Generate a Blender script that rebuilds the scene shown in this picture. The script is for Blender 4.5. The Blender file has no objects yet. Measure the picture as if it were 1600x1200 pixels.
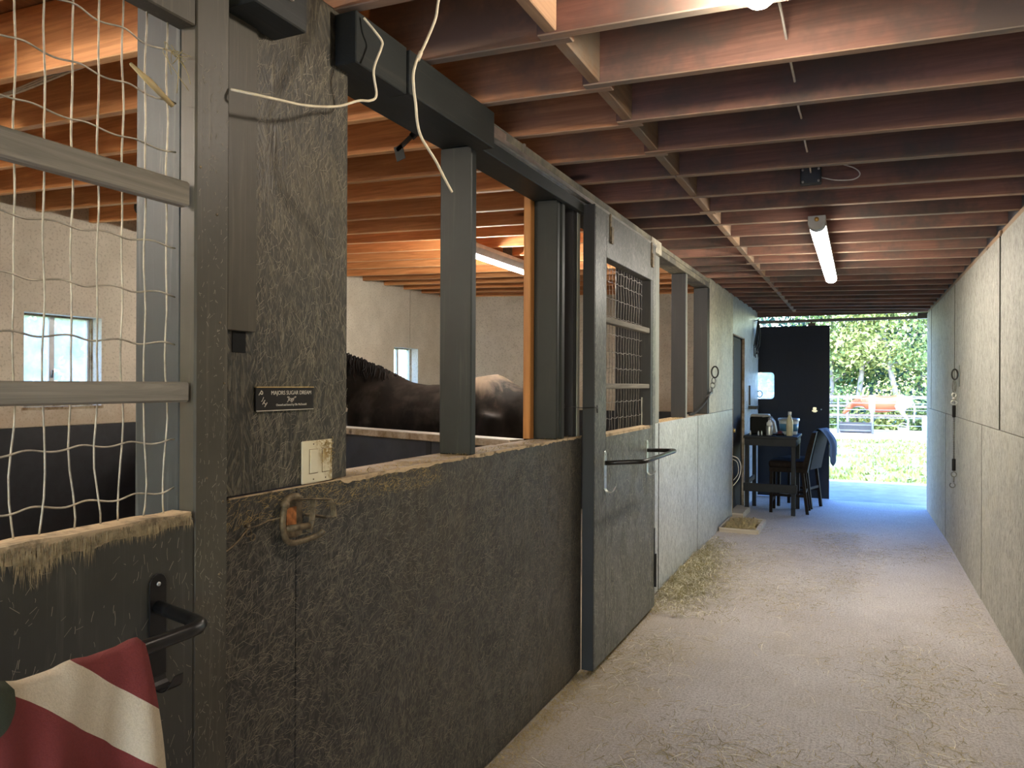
import bpy, bmesh, math, random
import numpy as np
from mathutils import Vector, Matrix, noise as mn
random.seed(7); rng = np.random.default_rng(7)
S = bpy.context.scene
COL = S.collection
PI = math.pi
R_ = random.uniform

# ------------------------------------------------------------------ camera
f_px = 1188.0
cam = bpy.data.objects.new('camera', bpy.data.cameras.new('camera')); COL.objects.link(cam)
cam.data.sensor_width = 36; cam.data.lens = f_px / 1600 * 36
cam.data.clip_start = 0.05; cam.data.clip_end = 300
r2 = Vector((0.90966414, 0.41532169, 0.00436331)); d2 = Vector((0.00367923, 0.00244727, -0.99999024)); Fw = Vector((-0.4153283, 0.9096713, 0.00069813))
cam.matrix_world = Matrix(((r2.x, -d2.x, -Fw.x, 0), (r2.y, -d2.y, -Fw.y, 0), (r2.z, -d2.z, -Fw.z, 1.5), (0, 0, 0, 1)))
S.camera = cam
# ------------------------------------------------------------------ world, sun, exposure
S.view_settings.view_transform = 'Standard'; S.view_settings.look = 'None'
S.view_settings.gamma = 1; S.view_settings.use_curve_mapping = False
S.view_settings.exposure = 2.0
W = bpy.data.worlds.new('world'); S.world = W; W.use_nodes = True
nt = W.node_tree; nt.nodes.clear()
sky = nt.nodes.new('ShaderNodeTexSky'); sky.sky_type = 'NISHITA'; sky.sun_disc = False
sky.sun_elevation = math.radians(55); sky.sun_rotation = math.radians(180); sky.air_density = 1.3; sky.dust_density = 1.0; sky.ozone_density = 2.0
bgn = nt.nodes.new('ShaderNodeBackground'); bgn.inputs[1].default_value = 0.55
wo = nt.nodes.new('ShaderNodeOutputWorld'); hsv = nt.nodes.new('ShaderNodeHueSaturation'); hsv.inputs['Saturation'].default_value = 1.45; hsv.inputs['Hue'].default_value = .52; nt.links.new(sky.outputs[0], hsv.inputs['Color']); nt.links.new(hsv.outputs[0], bgn.inputs[0]); nt.links.new(bgn.outputs[0], wo.inputs[0])
sunD = bpy.data.lights.new('sun', 'SUN'); sunD.energy = 2.1; sunD.angle = math.radians(0.6); sunD.color = (1, 0.95, 0.86)
sun = bpy.data.objects.new('sun', sunD); COL.objects.link(sun)
sun.rotation_euler = Vector((0.22, 0.62, -0.98)).to_track_quat('-Z', 'Y').to_euler()
sun.location = (0, -5, 20)

# ------------------------------------------------------------------ helpers
def tag(o, label=None, cat=None, group=None, kind=None):
    if label: o['label'] = label
    if cat: o['category'] = cat
    if group: o['group'] = group
    if kind: o['kind'] = kind
    return o
def empty(name, loc, label=None, cat=None, group=None, kind=None, rz=0):
    o = bpy.data.objects.new(name, None); COL.objects.link(o); o.location = loc; o.rotation_euler = (0, 0, rz)
    o.empty_display_size = 0.1
    return tag(o, label, cat, group, kind)
class MB:
    """collects shapes; coordinates are local to off"""
    def __init__(s, off=(0, 0, 0)): s.v = []; s.f = []; s.off = Vector(off); s.sm = []; s.marks = []
    def add(s, vs, fs, smooth=False):
        b = len(s.v); s.marks.append((b, len(s.f))); s.v += [tuple(Vector(v) - s.off) for v in vs]; s.f += [tuple(b + i for i in f) for f in fs]; s.sm += [smooth] * len(fs); return s
    def hexa(s, P):  # 8 points: bottom 4 ccw, top 4 ccw
        return s.add(P, [(3, 2, 1, 0), (4, 5, 6, 7), (0, 1, 5, 4), (1, 2, 6, 5), (2, 3, 7, 6), (3, 0, 4, 7)])
    def box(s, x0, x1, y0, y1, z0, z1):
        x0, x1 = min(x0, x1), max(x0, x1); y0, y1 = min(y0, y1), max(y0, y1); z0, z1 = min(z0, z1), max(z0, z1)
        return s.hexa([(x0, y0, z0), (x1, y0, z0), (x1, y1, z0), (x0, y1, z0), (x0, y0, z1), (x1, y0, z1), (x1, y1, z1), (x0, y1, z1)])
    def beam(s, a, b, w, h, up=(0, 0, 1)):  # rectangular bar between two points
        a = Vector(a); b = Vector(b); t = (b - a).normalized(); up = Vector(up)
        if abs(t.dot(up)) > .98: up = Vector((0, 1, 0))
        n = t.cross(up).normalized(); m = n.cross(t).normalized()
        P = []
        for q in (-1, 1):
            for (c, e) in ((-1, q), ): pass
        P = [a - n * w / 2 - m * h / 2, a + n * w / 2 - m * h / 2, b + n * w / 2 - m * h / 2, b - n * w / 2 - m * h / 2,
             a - n * w / 2 + m * h / 2, a + n * w / 2 + m * h / 2, b + n * w / 2 + m * h / 2, b - n * w / 2 + m * h / 2]
        return s.hexa(P)
    def tube(s, pts, r, n=8, closed=False, cap=True):
        pts = [Vector(p) for p in pts]; N = len(pts)
        rs = r if isinstance(r, (list, tuple)) else [r] * N
        vs = []; prev = None
        for i, p in enumerate(pts):
            if closed: t = pts[(i + 1) % N] - pts[i - 1]
            else: t = pts[min(i + 1, N - 1)] - pts[max(i - 1, 0)]
            t = t.normalized() if t.length > 1e-9 else Vector((0, 0, 1))
            if prev is None: u = t.cross(Vector((0, 0, 1)) if abs(t.z) < .9 else Vector((1, 0, 0))).normalized()
            else: u = (prev - t * prev.dot(t)).normalized()
            prev = u; w = t.cross(u)
            for k in range(n):
                a = 2 * PI * k / n; vs.append(p + (u * math.cos(a) + w * math.sin(a)) * rs[i])
        fs = []
        for i in range(N if closed else N - 1):
            j = (i + 1) % N
            for k in range(n):
                k2 = (k + 1) % n; fs.append((i * n + k, i * n + k2, j * n + k2, j * n + k))
        if not closed and cap: fs.append(tuple(range(n))[::-1]); fs.append(tuple((N - 1) * n + k for k in range(n)))
        return s.add(vs, fs, True)
    def lathe(s, prof, c=(0, 0, 0), n=20, axis='z'):
        vs = []; c = Vector(c)
        for (r, h) in prof:
            for k in range(n):
                a = 2 * PI * k / n; x, y = r * math.cos(a), r * math.sin(a)
                vs.append(c + (Vector((x, y, h)) if axis == 'z' else Vector((h, x, y)) if axis == 'x' else Vector((y, h, x))))
        fs = []
        for i in range(len(prof) - 1):
            for k in range(n):
                k2 = (k + 1) % n; fs.append((i * n + k, i * n + k2, (i + 1) * n + k2, (i + 1) * n + k))
        fs.append(tuple(range(n))[::-1]); fs.append(tuple((len(prof) - 1) * n + k for k in range(n)))
        return s.add(vs, fs, True)
    def prism(s, poly, x0, x1, axis='x'):  # polygon (a,b) extruded on axis; x: (y,z)  y: (x,z)  z: (x,y)
        m = {'x': lambda p, h: (h, p[0], p[1]), 'y': lambda p, h: (p[0], h, p[1]), 'z': lambda p, h: (p[0], p[1], h)}[axis]
        n = len(poly); vs = [m(p, x0) for p in poly] + [m(p, x1) for p in poly]
        fs = [tuple(range(n))[::-1], tuple(range(n, 2 * n))] + [(i, (i + 1) % n, n + (i + 1) % n, n + i) for i in range(n)]
        return s.add(vs, fs)
    def mesh(s, name):
        m = bpy.data.meshes.new(name); m.from_pydata(s.v, [], s.f); m.update()
        m.polygons.foreach_set('use_smooth', s.sm)
        bm = bmesh.new(); bm.from_mesh(m); bmesh.ops.recalc_face_normals(bm, faces=bm.faces); bm.to_mesh(m); bm.free()
        return m
    def each(s, name, mat, parent, bevel=0, seg=1, **kw):
        for (a, b, c, e) in s.parts():
            q = MB(); q.v = s.v[a:b]; q.f = [tuple(i - a for i in f) for f in s.f[c:e]]; q.sm = s.sm[c:e]; q.build(name, mat, parent, bevel, seg, **kw)
    def parts(s):
        L = s.marks + [(len(s.v), len(s.f))]
        return [(L[i][0], L[i + 1][0], L[i][1], L[i + 1][1]) for i in range(len(L) - 1)]
    def build(s, name, mat, parent=None, bevel=0, seg=1, **kw):
        m = s.mesh(name); return link(name, m, mat, parent, bevel, seg, loc=s.off if parent is None else (0, 0, 0), **kw)
def link(name, m, mat, parent=None, bevel=0, seg=1, loc=(0, 0, 0), **kw):
    if mat is not None and not m.materials: m.materials.append(mat)
    o = bpy.data.objects.new(name, m); COL.objects.link(o); o.location = loc
    if parent: o.parent = parent
    if bevel:
        b = o.modifiers.new('bevel', 'BEVEL'); b.width = bevel; b.segments = seg; b.limit_method = 'ANGLE'; b.angle_limit = math.radians(50)
    return tag(o, **kw)
def copy_tree(o, parent=None):
    c = o.copy(); COL.objects.link(c)
    if parent: c.parent = parent
    for ch in list(o.children): copy_tree(ch, c)
    return c
def arc(c, r, a0, a1, n, plane='yz'):
    out = []
    for i in range(n + 1):
        a = a0 + (a1 - a0) * i / n; p, q = r * math.cos(a), r * math.sin(a)
        out.append(Vector(c) + (Vector((0, p, q)) if plane == 'yz' else Vector((p, 0, q)) if plane == 'xz' else Vector((p, q, 0))))
    return out
def spline(P, n=8):
    P = [Vector(p) for p in P]; out = []
    for i in range(len(P) - 1):
        a = P[max(i - 1, 0)]; b = P[i]; c = P[i + 1]; d = P[min(i + 2, len(P) - 1)]
        for k in range(n):
            t = k / n; out.append(.5 * ((2 * b) + (c - a) * t + (2 * a - 5 * b + 4 * c - d) * t * t + (3 * b - a - 3 * c + d) * t ** 3))
    out.append(P[-1]); return out

# ------------------------------------------------------------------ materials
class N:
    def __init__(s, name):
        s.m = bpy.data.materials.new(name); s.m.use_nodes = True; s.t = s.m.node_tree; s.b = s.t.nodes['Principled BSDF']
        s.tc = s.n('ShaderNodeTexCoord'); s.P = s.tc.outputs['Object']
    def n(s, k, **kw):
        x = s.t.nodes.new(k)
        for a, v in kw.items(): setattr(x, a, v)
        return x
    def l(s, a, b): s.t.links.new(a, b); return s
    def put(s, inp, v):
        if isinstance(v, bpy.types.NodeSocket): s.l(v, inp)
        else:
            if hasattr(inp.default_value, '__len__') and not hasattr(v, '__len__'): v = (v,) * len(inp.default_value)
            if hasattr(v, '__len__') and len(inp.default_value) == 4 and len(v) == 3: v = (*v, 1)
            inp.default_value = v
    def mapping(s, scale=(1, 1, 1), rot=(0, 0, 0), loc=(0, 0, 0), src=None):
        x = s.n('ShaderNodeMapping'); s.l(src or s.P, x.inputs[0]); x.inputs['Scale'].default_value = scale; x.inputs['Rotation'].default_value = rot; x.inputs['Location'].default_value = loc; return x.outputs[0]
    def noise(s, scale, detail=3, rough=.5, dist=0, src=None, col=False):
        x = s.n('ShaderNodeTexNoise'); s.l(src or s.P, x.inputs['Vector']); x.inputs['Scale'].default_value = scale; x.inputs['Detail'].default_value = detail
        x.inputs['Roughness'].default_value = rough; x.inputs['Distortion'].default_value = dist; return x.outputs[1 if col else 0]
    def voro(s, scale, feature='F1', src=None, out=0, rnd=1):
        x = s.n('ShaderNodeTexVoronoi', feature=feature); s.l(src or s.P, x.inputs['Vector']); x.inputs['Scale'].default_value = scale; x.inputs['Randomness'].default_value = rnd; return x.outputs[out]
    def ramp(s, fac, stops, interp='LINEAR'):
        x = s.n('ShaderNodeValToRGB'); s.l(fac, x.inputs[0]); c = x.color_ramp; c.interpolation = interp
        while len(c.elements) < len(stops): c.elements.new(.5)
        for e, (p, v) in zip(c.elements, stops):
            e.position = p; e.color = (*v, 1) if hasattr(v, '__len__') else (v, v, v, 1)
        return x.outputs[0]
    def mix(s, fac, a, b, mode='MIX'):
        x = s.n('ShaderNodeMix', data_type='RGBA', blend_type=mode); s.put(x.inputs[0], fac); s.put(x.inputs[6], a); s.put(x.inputs[7], b); return x.outputs[2]
    def math(s, op, a, b=0, c=0):
        x = s.n('ShaderNodeMath', operation=op); s.put(x.inputs[0], a); s.put(x.inputs[1], b); s.put(x.inputs[2], c); return x.outputs[0]
    def sep(s, src=None):
        x = s.n('ShaderNodeSeparateXYZ'); s.l(src or s.P, x.inputs[0]); return x.outputs
    def rand(s): return s.n('ShaderNodeObjectInfo').outputs['Random']
    def bump(s, h, strength=.3, dist=.01):
        x = s.n('ShaderNodeBump'); x.inputs['Strength'].default_value = strength; x.inputs['Distance'].default_value = dist; s.l(h, x.inputs['Height']); s.l(x.outputs[0], s.b.inputs['Normal']); return s
    def fin(s, col=None, rough=None, metal=None, **kw):
        if col is not None: s.put(s.b.inputs['Base Color'], col)
        if rough is not None: s.put(s.b.inputs['Roughness'], rough)
        if metal is not None: s.put(s.b.inputs['Metallic'], metal)
        for k, v in kw.items(): s.put(s.b.inputs[k], v)
        return s.m
def plain(name, col, rough=.5, metal=0, var=.12, sc=14, **kw):
    x = N(name); n = x.noise(sc, 4, .6)
    c = x.ramp(n, [(.3, tuple(v * (1 - var) for v in col)), (.7, tuple(min(1, v * (1 + var)) for v in col))])
    x.bump(n, .08, .004)
    return x.fin(c, rough, metal, **kw)
def wood(name, dark, light, axis='x', rough=.7, knots=True, dirt=None, sc=1, bump=.25, rnd=.35, dirtscale=2.2, dirtband=(.45, .62)):
    x = N(name); r = x.rand()
    off = x.n('ShaderNodeCombineXYZ'); x.put(off.inputs[0], x.math('MULTIPLY', r, 37.0)); x.put(off.inputs[1], x.math('MULTIPLY', r, 91.0)); x.put(off.inputs[2], x.math('MULTIPLY', r, 53.0))
    add = x.n('ShaderNodeVectorMath', operation='ADD'); x.l(x.P, add.inputs[0]); x.l(off.outputs[0], add.inputs[1]); P = add.outputs[0]
    s3 = {'x': (1.2, 26, 26), 'y': (26, 1.2, 26), 'z': (26, 26, 1.2)}[axis]; s3 = tuple(v * sc for v in s3)
    mp = x.mapping(s3, src=P)
    g = x.noise(1.6, 5, .65, 1.2, src=mp)
    s4 = {'x': (.5, 7, 7), 'y': (7, .5, 7), 'z': (7, 7, .5)}[axis]
    g2 = x.noise(1.3, 3, .5, .4, src=x.mapping(tuple(v * sc for v in s4), src=P))
    f = x.math('ADD', x.math('MULTIPLY', g, .55), x.math('MULTIPLY', g2, .45))
    c = x.ramp(f, [(.32, dark), (.52, tuple((a + b) / 2 for a, b in zip(dark, light))), (.68, light)])
    if knots:
        s5 = {'x': (1.1, 5.5, 5.5), 'y': (5.5, 1.1, 5.5), 'z': (5.5, 5.5, 1.1)}[axis]
        k = x.voro(1.0, src=x.mapping(s5, src=P)); kk = x.ramp(k, [(.04, .0), (.10, 1.)])
        c = x.mix(kk, tuple(v * .35 for v in dark), c)
    if dirt:
        dn = x.noise(dirtscale, 5, .7, src=P); c = x.mix(x.ramp(dn, [(dirtband[0], 0.), (dirtband[1], 1.)]), c, dirt)
    if rnd:
        hs = x.n('ShaderNodeHueSaturation'); x.put(hs.inputs['Value'], x.math('ADD', x.math('MULTIPLY', r, rnd * 2), 1 - rnd)); x.put(hs.inputs['Saturation'], 1.0); x.l(c, hs.inputs['Color']); c = hs.outputs[0]
    x.bump(g, bump, .003)
    return x.fin(c, rough)
def osb(name, base, streak, gap, amt=.5, rough=.5, cell=22, bump=.5, spec=.5, stain=None, fine=1.0, rrange=.15, spread=1.0, vs=.6, fleck=.5, light=.35):
    """strand board under paint: every cell of strands runs in its own direction"""
    x = N(name)
    P = x.P
    warp = x.noise(7, 2, .5, src=P, col=True)
    wv = x.n('ShaderNodeVectorMath', operation='MULTIPLY_ADD'); x.l(warp, wv.inputs[0]); wv.inputs[1].default_value = (.05, .05, .05); x.l(P, wv.inputs[2])
    outs = []
    hs = []
    for i, (cs, stre) in enumerate(((cell, 1.0), (cell * .55, 1.0))):
        vc = x.n('ShaderNodeTexVoronoi', feature='F1'); x.l(x.mapping((1, 1, vs), loc=(i * 3.1, i * 1.7, i * 2.2), src=wv.outputs[0]), vc.inputs['Vector']); vc.inputs['Scale'].default_value = cs
        sp = x.n('ShaderNodeSeparateColor'); x.l(vc.outputs['Color'], sp.inputs[0])
        ang = x.math('MULTIPLY', x.math('SUBTRACT', sp.outputs[0], .5), (2.6 if i == 0 else 3.1) * spread)
        vr = x.n('ShaderNodeVectorRotate', rotation_type='X_AXIS'); x.l(P, vr.inputs['Vector']); x.l(ang, vr.inputs['Angle'])
        st = x.noise(1.0, 3, .6, .3, src=x.mapping((60 * fine, 130 * fine, 9 * fine), loc=(i * 9, 0, 0), src=vr.outputs[0]))
        outs.append(st); hs.append(sp.outputs[1])
    s = x.math('MAXIMUM', outs[0], x.math('MULTIPLY', outs[1], .97))
    fac = x.ramp(s, [(.52, 0.), (.58, .35), (.70, 1.)])
    tone = x.mix(x.math('MULTIPLY', hs[0], .5), base, tuple(v * .62 for v in base))
    c = x.mix(x.math('MULTIPLY', fac, amt), tone, streak)
    lo = x.ramp(x.math('MINIMUM', outs[0], outs[1]), [(.30, 1.), (.40, 0.)])
    c = x.mix(x.math('MULTIPLY', lo, .7), c, gap)
    big = x.noise(2.1, 4, .6); c = x.mix(x.ramp(big, [(.35, .18), (.65, 0.)]), c, gap)
    fl = x.noise(1.0, 3, .62, .8, src=x.mapping((40, 52, 17))); fl2 = x.noise(1.0, 3, .6, 1.2, src=x.mapping((30, 75, 30), loc=(4, 2, 7), rot=(.6, 0, 0)))
    c = x.mix(x.math('MULTIPLY', x.ramp(fl, [(.37, 1.), (.46, 0.)]), fleck), c, gap)
    c = x.mix(x.math('MULTIPLY', x.ramp(fl2, [(.54, 0.), (.63, 1.)]), light), c, streak)
    c = x.mix(x.math('MULTIPLY', x.ramp(fl2, [(.36, 1.), (.45, 0.)]), fleck * .8), c, gap)
    if stain:
        sn = x.noise(1.3, 6, .7, src=x.mapping((1, 1, 1), loc=(5, 5, 5))); c = x.mix(x.ramp(sn, [(.52, 0.), (.70, .45)]), c, stain)
    rr = x.math('ADD', x.math('MULTIPLY', hs[1], rrange), rough)
    x.bump(x.math('ADD', s, x.math('MULTIPLY', hs[0], .35)), bump, .004)
    return x.fin(c, rr, 0, **{'Specular IOR Level': spec})

M = {}
M['osb_dark'] = osb('painted_strand_board_dark', (.042, .039, .032), (.17, .15, .11), (.014, .013, .011), .7, .38, cell=26, bump=.6, fine=.75, stain=(.075, .055, .028))
M['osb_mid'] = osb('painted_strand_board_mid', (.042, .038, .027), (.19, .165, .105), (.015, .014, .011), .75, .42, cell=24, bump=.6, fine=.75, spread=.40, vs=.4, stain=(.09, .07, .035))
M['osb_pale'] = osb('strand_board_pale', (.40, .38, .325), (.56, .53, .45), (.11, .10, .08), .75, .6, cell=30, bump=.6, fine=.62, spread=.6, stain=(.38, .345, .25))
M['osb_far'] = osb('strand_board_grey', (.54, .57, .56), (.76, .77, .72), (.12, .125, .125), .9, .32, cell=30, bump=.7, fine=.6, spread=.6, rrange=.1)
M['osb_tan'] = osb('strand_board_tan', (.60, .54, .41), (.80, .74, .58), (.16, .14, .10), .8, .5, cell=26, bump=.5, fine=.6, spread=.7)
def stall_paint():
    x = N('stall_wall_paint'); n = x.noise(3, 6, .65); c = x.ramp(n, [(.3, (.60, .55, .46)), (.7, (.76, .71, .61))])
    sp = x.ramp(x.noise(60, 3, .6), [(.36, .7), (.46, 0.)]); c = x.mix(x.math('MULTIPLY', sp, .6), c, (.30, .26, .19))
    z = x.sep()[2]; low = x.ramp(x.math('ADD', x.math('MULTIPLY', z, .5), x.math('MULTIPLY', x.noise(9, 5, .7), .22)), [(.74, .55), (.86, 0.)]); c = x.mix(low, c, (.34, .24, .14))
    x.bump(x.noise(70, 3, .6), .25, .003); return x.fin(c, .75)
M['stall'] = stall_paint()
M['black_paint'] = plain('black_wall_paint', (.014, .015, .019), .5, var=.3)
def dpaint(name, base, rough=.5, axis='z', scuff=(.12, .11, .085), amt=.35, spec=.5):
    x = N(name); s3 = {'z': (40, 40, 1.6), 'y': (40, 1.6, 40), 'x': (1.6, 40, 40)}[axis]
    g = x.noise(1.4, 5, .65, .5, src=x.mapping(s3)); big = x.noise(2.3, 5, .65)
    c = x.ramp(big, [(.3, tuple(v * .75 for v in base)), (.7, tuple(v * 1.3 for v in base))])
    sc = x.ramp(g, [(.56, 0.), (.72, 1.)]); c = x.mix(x.math('MULTIPLY', sc, amt), c, scuff)
    x.bump(g, .22, .0025); return x.fin(c, x.math('ADD', x.math('MULTIPLY', big, .3), rough - .15), **{'Specular IOR Level': spec})
M['dark_z'] = dpaint('dark_painted_lumber_upright', (.022, .025, .022), amt=.2, spec=.3)
M['dark_y'] = dpaint('dark_painted_lumber_long', (.022, .025, .023), axis='y', amt=.2, spec=.3)
M['door_dark'] = dpaint('dark_door_paint', (.046, .043, .033), .42, amt=.4)
M['door_frame'] = dpaint('dark_door_frame_paint', (.070, .062, .044), .5, spec=.35, amt=.45, scuff=(.19, .165, .115))
M['black_z'] = dpaint('near_black_lumber', (.016, .016, .017), .5, amt=.2)
M['end_black'] = dpaint('blackish_end_door', (.010, .013, .022), .6, spec=.3, amt=.12, scuff=(.05, .05, .06))
M['grey_z'] = dpaint('grey_worn_lumber', (.22, .225, .19), .6, amt=.6, scuff=(.42, .40, .33))
M['bluegrey'] = dpaint('blue_grey_post_paint', (.046, .056, .058), .6, amt=.4, scuff=(.3, .32, .3))
M['door2'] = osb('worn_grey_door_board', (.11, .11, .095), (.34, .33, .27), (.03, .03, .028), .6, .40, cell=16, bump=.4, stain=(.06, .06, .05))
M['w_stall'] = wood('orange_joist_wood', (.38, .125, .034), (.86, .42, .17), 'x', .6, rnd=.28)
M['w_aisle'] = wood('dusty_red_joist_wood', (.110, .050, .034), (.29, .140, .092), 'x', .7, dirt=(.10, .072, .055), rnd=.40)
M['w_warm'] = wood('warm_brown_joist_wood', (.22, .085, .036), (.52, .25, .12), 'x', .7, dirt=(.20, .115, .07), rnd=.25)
M['w_block'] = wood('pale_blocking_wood', (.17, .095, .05), (.36, .225, .125), 'y', .8, dirt=(.22, .18, .13), rnd=.2)
M['w_edge'] = wood('pale_joist_edge', (.16, .09, .055), (.46, .30, .19), 'x', .75, dirt=(.20, .16, .12), rnd=.25)
M['w_edge_s'] = wood('pale_stall_joist_edge', (.50, .24, .09), (.92, .58, .30), 'x', .6, rnd=.2)
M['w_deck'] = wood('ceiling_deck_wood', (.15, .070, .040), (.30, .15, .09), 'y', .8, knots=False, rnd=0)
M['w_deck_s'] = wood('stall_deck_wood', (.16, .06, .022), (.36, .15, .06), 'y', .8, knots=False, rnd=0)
M['w_weather'] = wood('weathered_header_wood', (.20, .17, .11), (.48, .43, .31), 'y', .8, dirt=(.13, .12, .10), rnd=.15)
M['w_orange'] = wood('bare_orange_stud', (.34, .13, .03), (.66, .32, .09), 'z', .5, rnd=0)
M['w_sill'] = wood('worn_sill_wood', (.28, .22, .16), (.62, .53, .43), 'y', .8, dirt=(.22, .15, .07), rnd=.2, dirtscale=6)
M['w_chew'] = wood('chewed_sill_wood', (.30, .20, .10), (.68, .52, .32), 'y', .85, knots=False, dirt=(.14, .10, .055), rnd=0, dirtscale=16, dirtband=(.5, .66), bump=.6)
M['w_bar'] = wood('grey_weathered_bar', (.085, .075, .055), (.36, .32, .25), 'y', .85, rnd=.15, bump=.5)
M['w_frame'] = wood('window_frame_wood', (.34, .27, .17), (.58, .50, .36), 'z', .8, dirt=(.18, .11, .05), rnd=.1, dirtscale=8)
M['w_step'] = wood('tray_wood', (.30, .24, .18), (.55, .48, .38), 'x', .8, rnd=.2)
M['wire'] = plain('galvanised_wire', (.42, .38, .30), .5, .55, var=.35, sc=30)
M['wire_dark'] = plain('dull_wire', (.20, .19, .17), .5, .5, var=.35, sc=30)
M['steel'] = plain('track_steel', (.55, .54, .50), .32, .85, var=.2)
M['black_metal'] = plain('black_enamel_metal', (.018, .016, .015), .28, .35, var=.35, sc=25)
M['rust'] = plain('rusted_iron', (.18, .135, .08), .6, .5, var=.6, sc=45)
M['rust2'] = plain('bright_rust', (.42, .16, .045), .7, .2, var=.5, sc=60)
M['chain'] = plain('dull_chain_steel', (.16, .155, .14), .45, .75, var=.3, sc=60)
M['rubber'] = plain('black_rubber', (.010, .010, .010), .65, **{'Specular IOR Level': .15})
M['cable'] = plain('cream_cable', (.68, .60, .42), .5, var=.15, sc=30)
M['cable_w'] = plain('white_cable', (.62, .58, .50), .5, var=.15, sc=30)
M['plastic_grey'] = plain('grey_plastic', (.30, .30, .29), .5)
M['box_dark'] = plain('dark_junction_box', (.05, .055, .055), .55, .2)
M['brass'] = plain('brass_latch', (.75, .48, .16), .35, .9)
M['ivory'] = None
def ivory():
    x = N('ivory_switch_plastic'); c = x.ramp(x.noise(8, 3, .5), [(.3, (.62, .54, .34)), (.7, (.78, .71, .50))])
    s = x.sep(); d = x.noise(55, 5, .75)
    m = x.math('MULTIPLY', x.ramp(d, [(.44, 0.), (.54, 1.)]), x.ramp(x.math('ADD', s[1], x.math('MULTIPLY', s[2], .55)), [(0.0, 0.), (.04, 1.)]))
    x.bump(d, .2, .002); return x.fin(x.mix(m, c, (.30, .19, .05)), .45)
M['ivory'] = ivory()
M['plaque'] = plain('black_engraved_plaque', (.012, .010, .009), .3, .1)
M['engrave'] = plain('engraved_lettering', (.55, .50, .40), .6)
M['dust'] = plain('straw_dust', (.40, .29, .12), .9, var=.4, sc=80)
M['cord_dark'] = plain('dark_strap', (.02, .018, .016), .7)
def emis(name, col, st):
    x = N(name); x.t.nodes.remove(x.b); e = x.n('ShaderNodeEmission'); e.inputs[0].default_value = (*col, 1); e.inputs[1].default_value = st
    x.l(e.outputs[0], x.t.nodes['Material Output'].inputs[0]); return x.m
M['tube'] = emis('lit_diffuser', (1, .94, .84), 20)
M['tube_stall'] = emis('lit_stall_tube', (1, .90, .76), 110)
M['bulb'] = emis('lit_bulb', (1, .88, .74), 115)
def glass(name='window_glass', tint=(.93, .97, 1)):
    x = N(name); x.t.nodes.remove(x.b); tr = x.n('ShaderNodeBsdfTransparent'); tr.inputs[0].default_value = (*tint, 1); gl = x.n('ShaderNodeBsdfGlossy'); gl.inputs[1].default_value = .03
    mx = x.n('ShaderNodeMixShader'); mx.inputs[0].default_value = .08; x.l(tr.outputs[0], mx.inputs[1]); x.l(gl.outputs[0], mx.inputs[2]); x.l(mx.outputs[0], x.t.nodes['Material Output'].inputs[0]); return x.m
M['glass'] = glass()
def dirty_glass():
    x = N('hazy_glass'); x.t.nodes.remove(x.b); tr = x.n('ShaderNodeBsdfTransparent'); tr.inputs[0].default_value = (.9, .96, 1, 1); df = x.n('ShaderNodeBsdfTranslucent'); df.inputs[0].default_value = (.85, .92, .95, 1)
    mx = x.n('ShaderNodeMixShader'); x.put(mx.inputs[0], x.ramp(x.noise(5, 5, .7), [(.35, .30), (.65, .62)])); x.l(tr.outputs[0], mx.inputs[1]); x.l(df.outputs[0], mx.inputs[2]); x.l(mx.outputs[0], x.t.nodes['Material Output'].inputs[0]); return x.m
M['hazy'] = dirty_glass()
def concrete():
    x = N('brushed_concrete'); P = x.P; s = x.sep()
    big = x.noise(1.1, 6, .65); fine = x.noise(75, 4, .75); spk = x.noise(160, 2, .6); br = x.noise(1, 3, .6, src=x.mapping((150, 5, 1)))
    c = x.ramp(big, [(.3, (.43, .37, .32)), (.7, (.60, .54, .49))])
    c = x.mix(x.ramp(spk, [(.36, .5), (.46, 0.)]), c, (.20, .16, .13)); c = x.mix(x.ramp(spk, [(.56, 0.), (.66, .5)]), c, (.72, .68, .62)); c = x.mix(x.ramp(fine, [(.38, .7), (.55, 0.)]), c, (.24, .20, .165)); c = x.mix(x.ramp(br, [(.5, 0.), (.72, .4)]), c, (.62, .58, .53))
    # mustard hay dust swept against the left wall and in drifts across the near floor
    nn = x.noise(3.0, 6, .7); dx = x.math('ADD', s[0], x.math('MULTIPLY', nn, .7))
    near = x.ramp(x.math('MULTIPLY', x.math('ADD', dx, 1.4), .55), [(.15, .8), (.55, 0.)])
    yf = x.ramp(x.math('MULTIPLY', s[1], .1), [(.2, 1.), (.85, 0.)])
    c = x.mix(x.math('MULTIPLY', near, yf), c, (.40, .29, .14))
    pt = x.ramp(x.noise(2.2, 6, .75, src=x.mapping((1, .6, 1), loc=(3, 8, 0))), [(.50, 0.), (.66, .55)]); c = x.mix(x.math('MULTIPLY', pt, yf), c, (.42, .33, .20))
    x.bump(x.math('ADD', fine, x.math('MULTIPLY', br, .6)), .35, .004); return x.fin(c, .62)
M['floor'] = concrete()
def grassm():
    x = N('pasture'); n = x.noise(1.2, 6, .65); c = x.ramp(n, [(.3, (.13, .17, .04)), (.55, (.19, .23, .07)), (.75, (.28, .28, .15))]); x.bump(x.noise(12, 4, .6), .6, .05); return x.fin(c, .9)
M['grass'] = grassm()
M['apron_out'] = plain('grey_outdoor_concrete', (.30, .28, .265), .85, var=.2, sc=5)
M['dirt'] = plain('pale_paddock_sand', (.42, .38, .32), .9, var=.15, sc=2)
M['gravel'] = plain('pale_gravel', (.36, .34, .30), .9, var=.25, sc=30)
M['leaf1'] = plain('yellow_green_leaves', (.28, .33, .09), .6, var=.35, sc=1.5)
M['leaf2'] = plain('blue_green_needles', (.08, .20, .17), .6, var=.35, sc=1.5)
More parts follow.
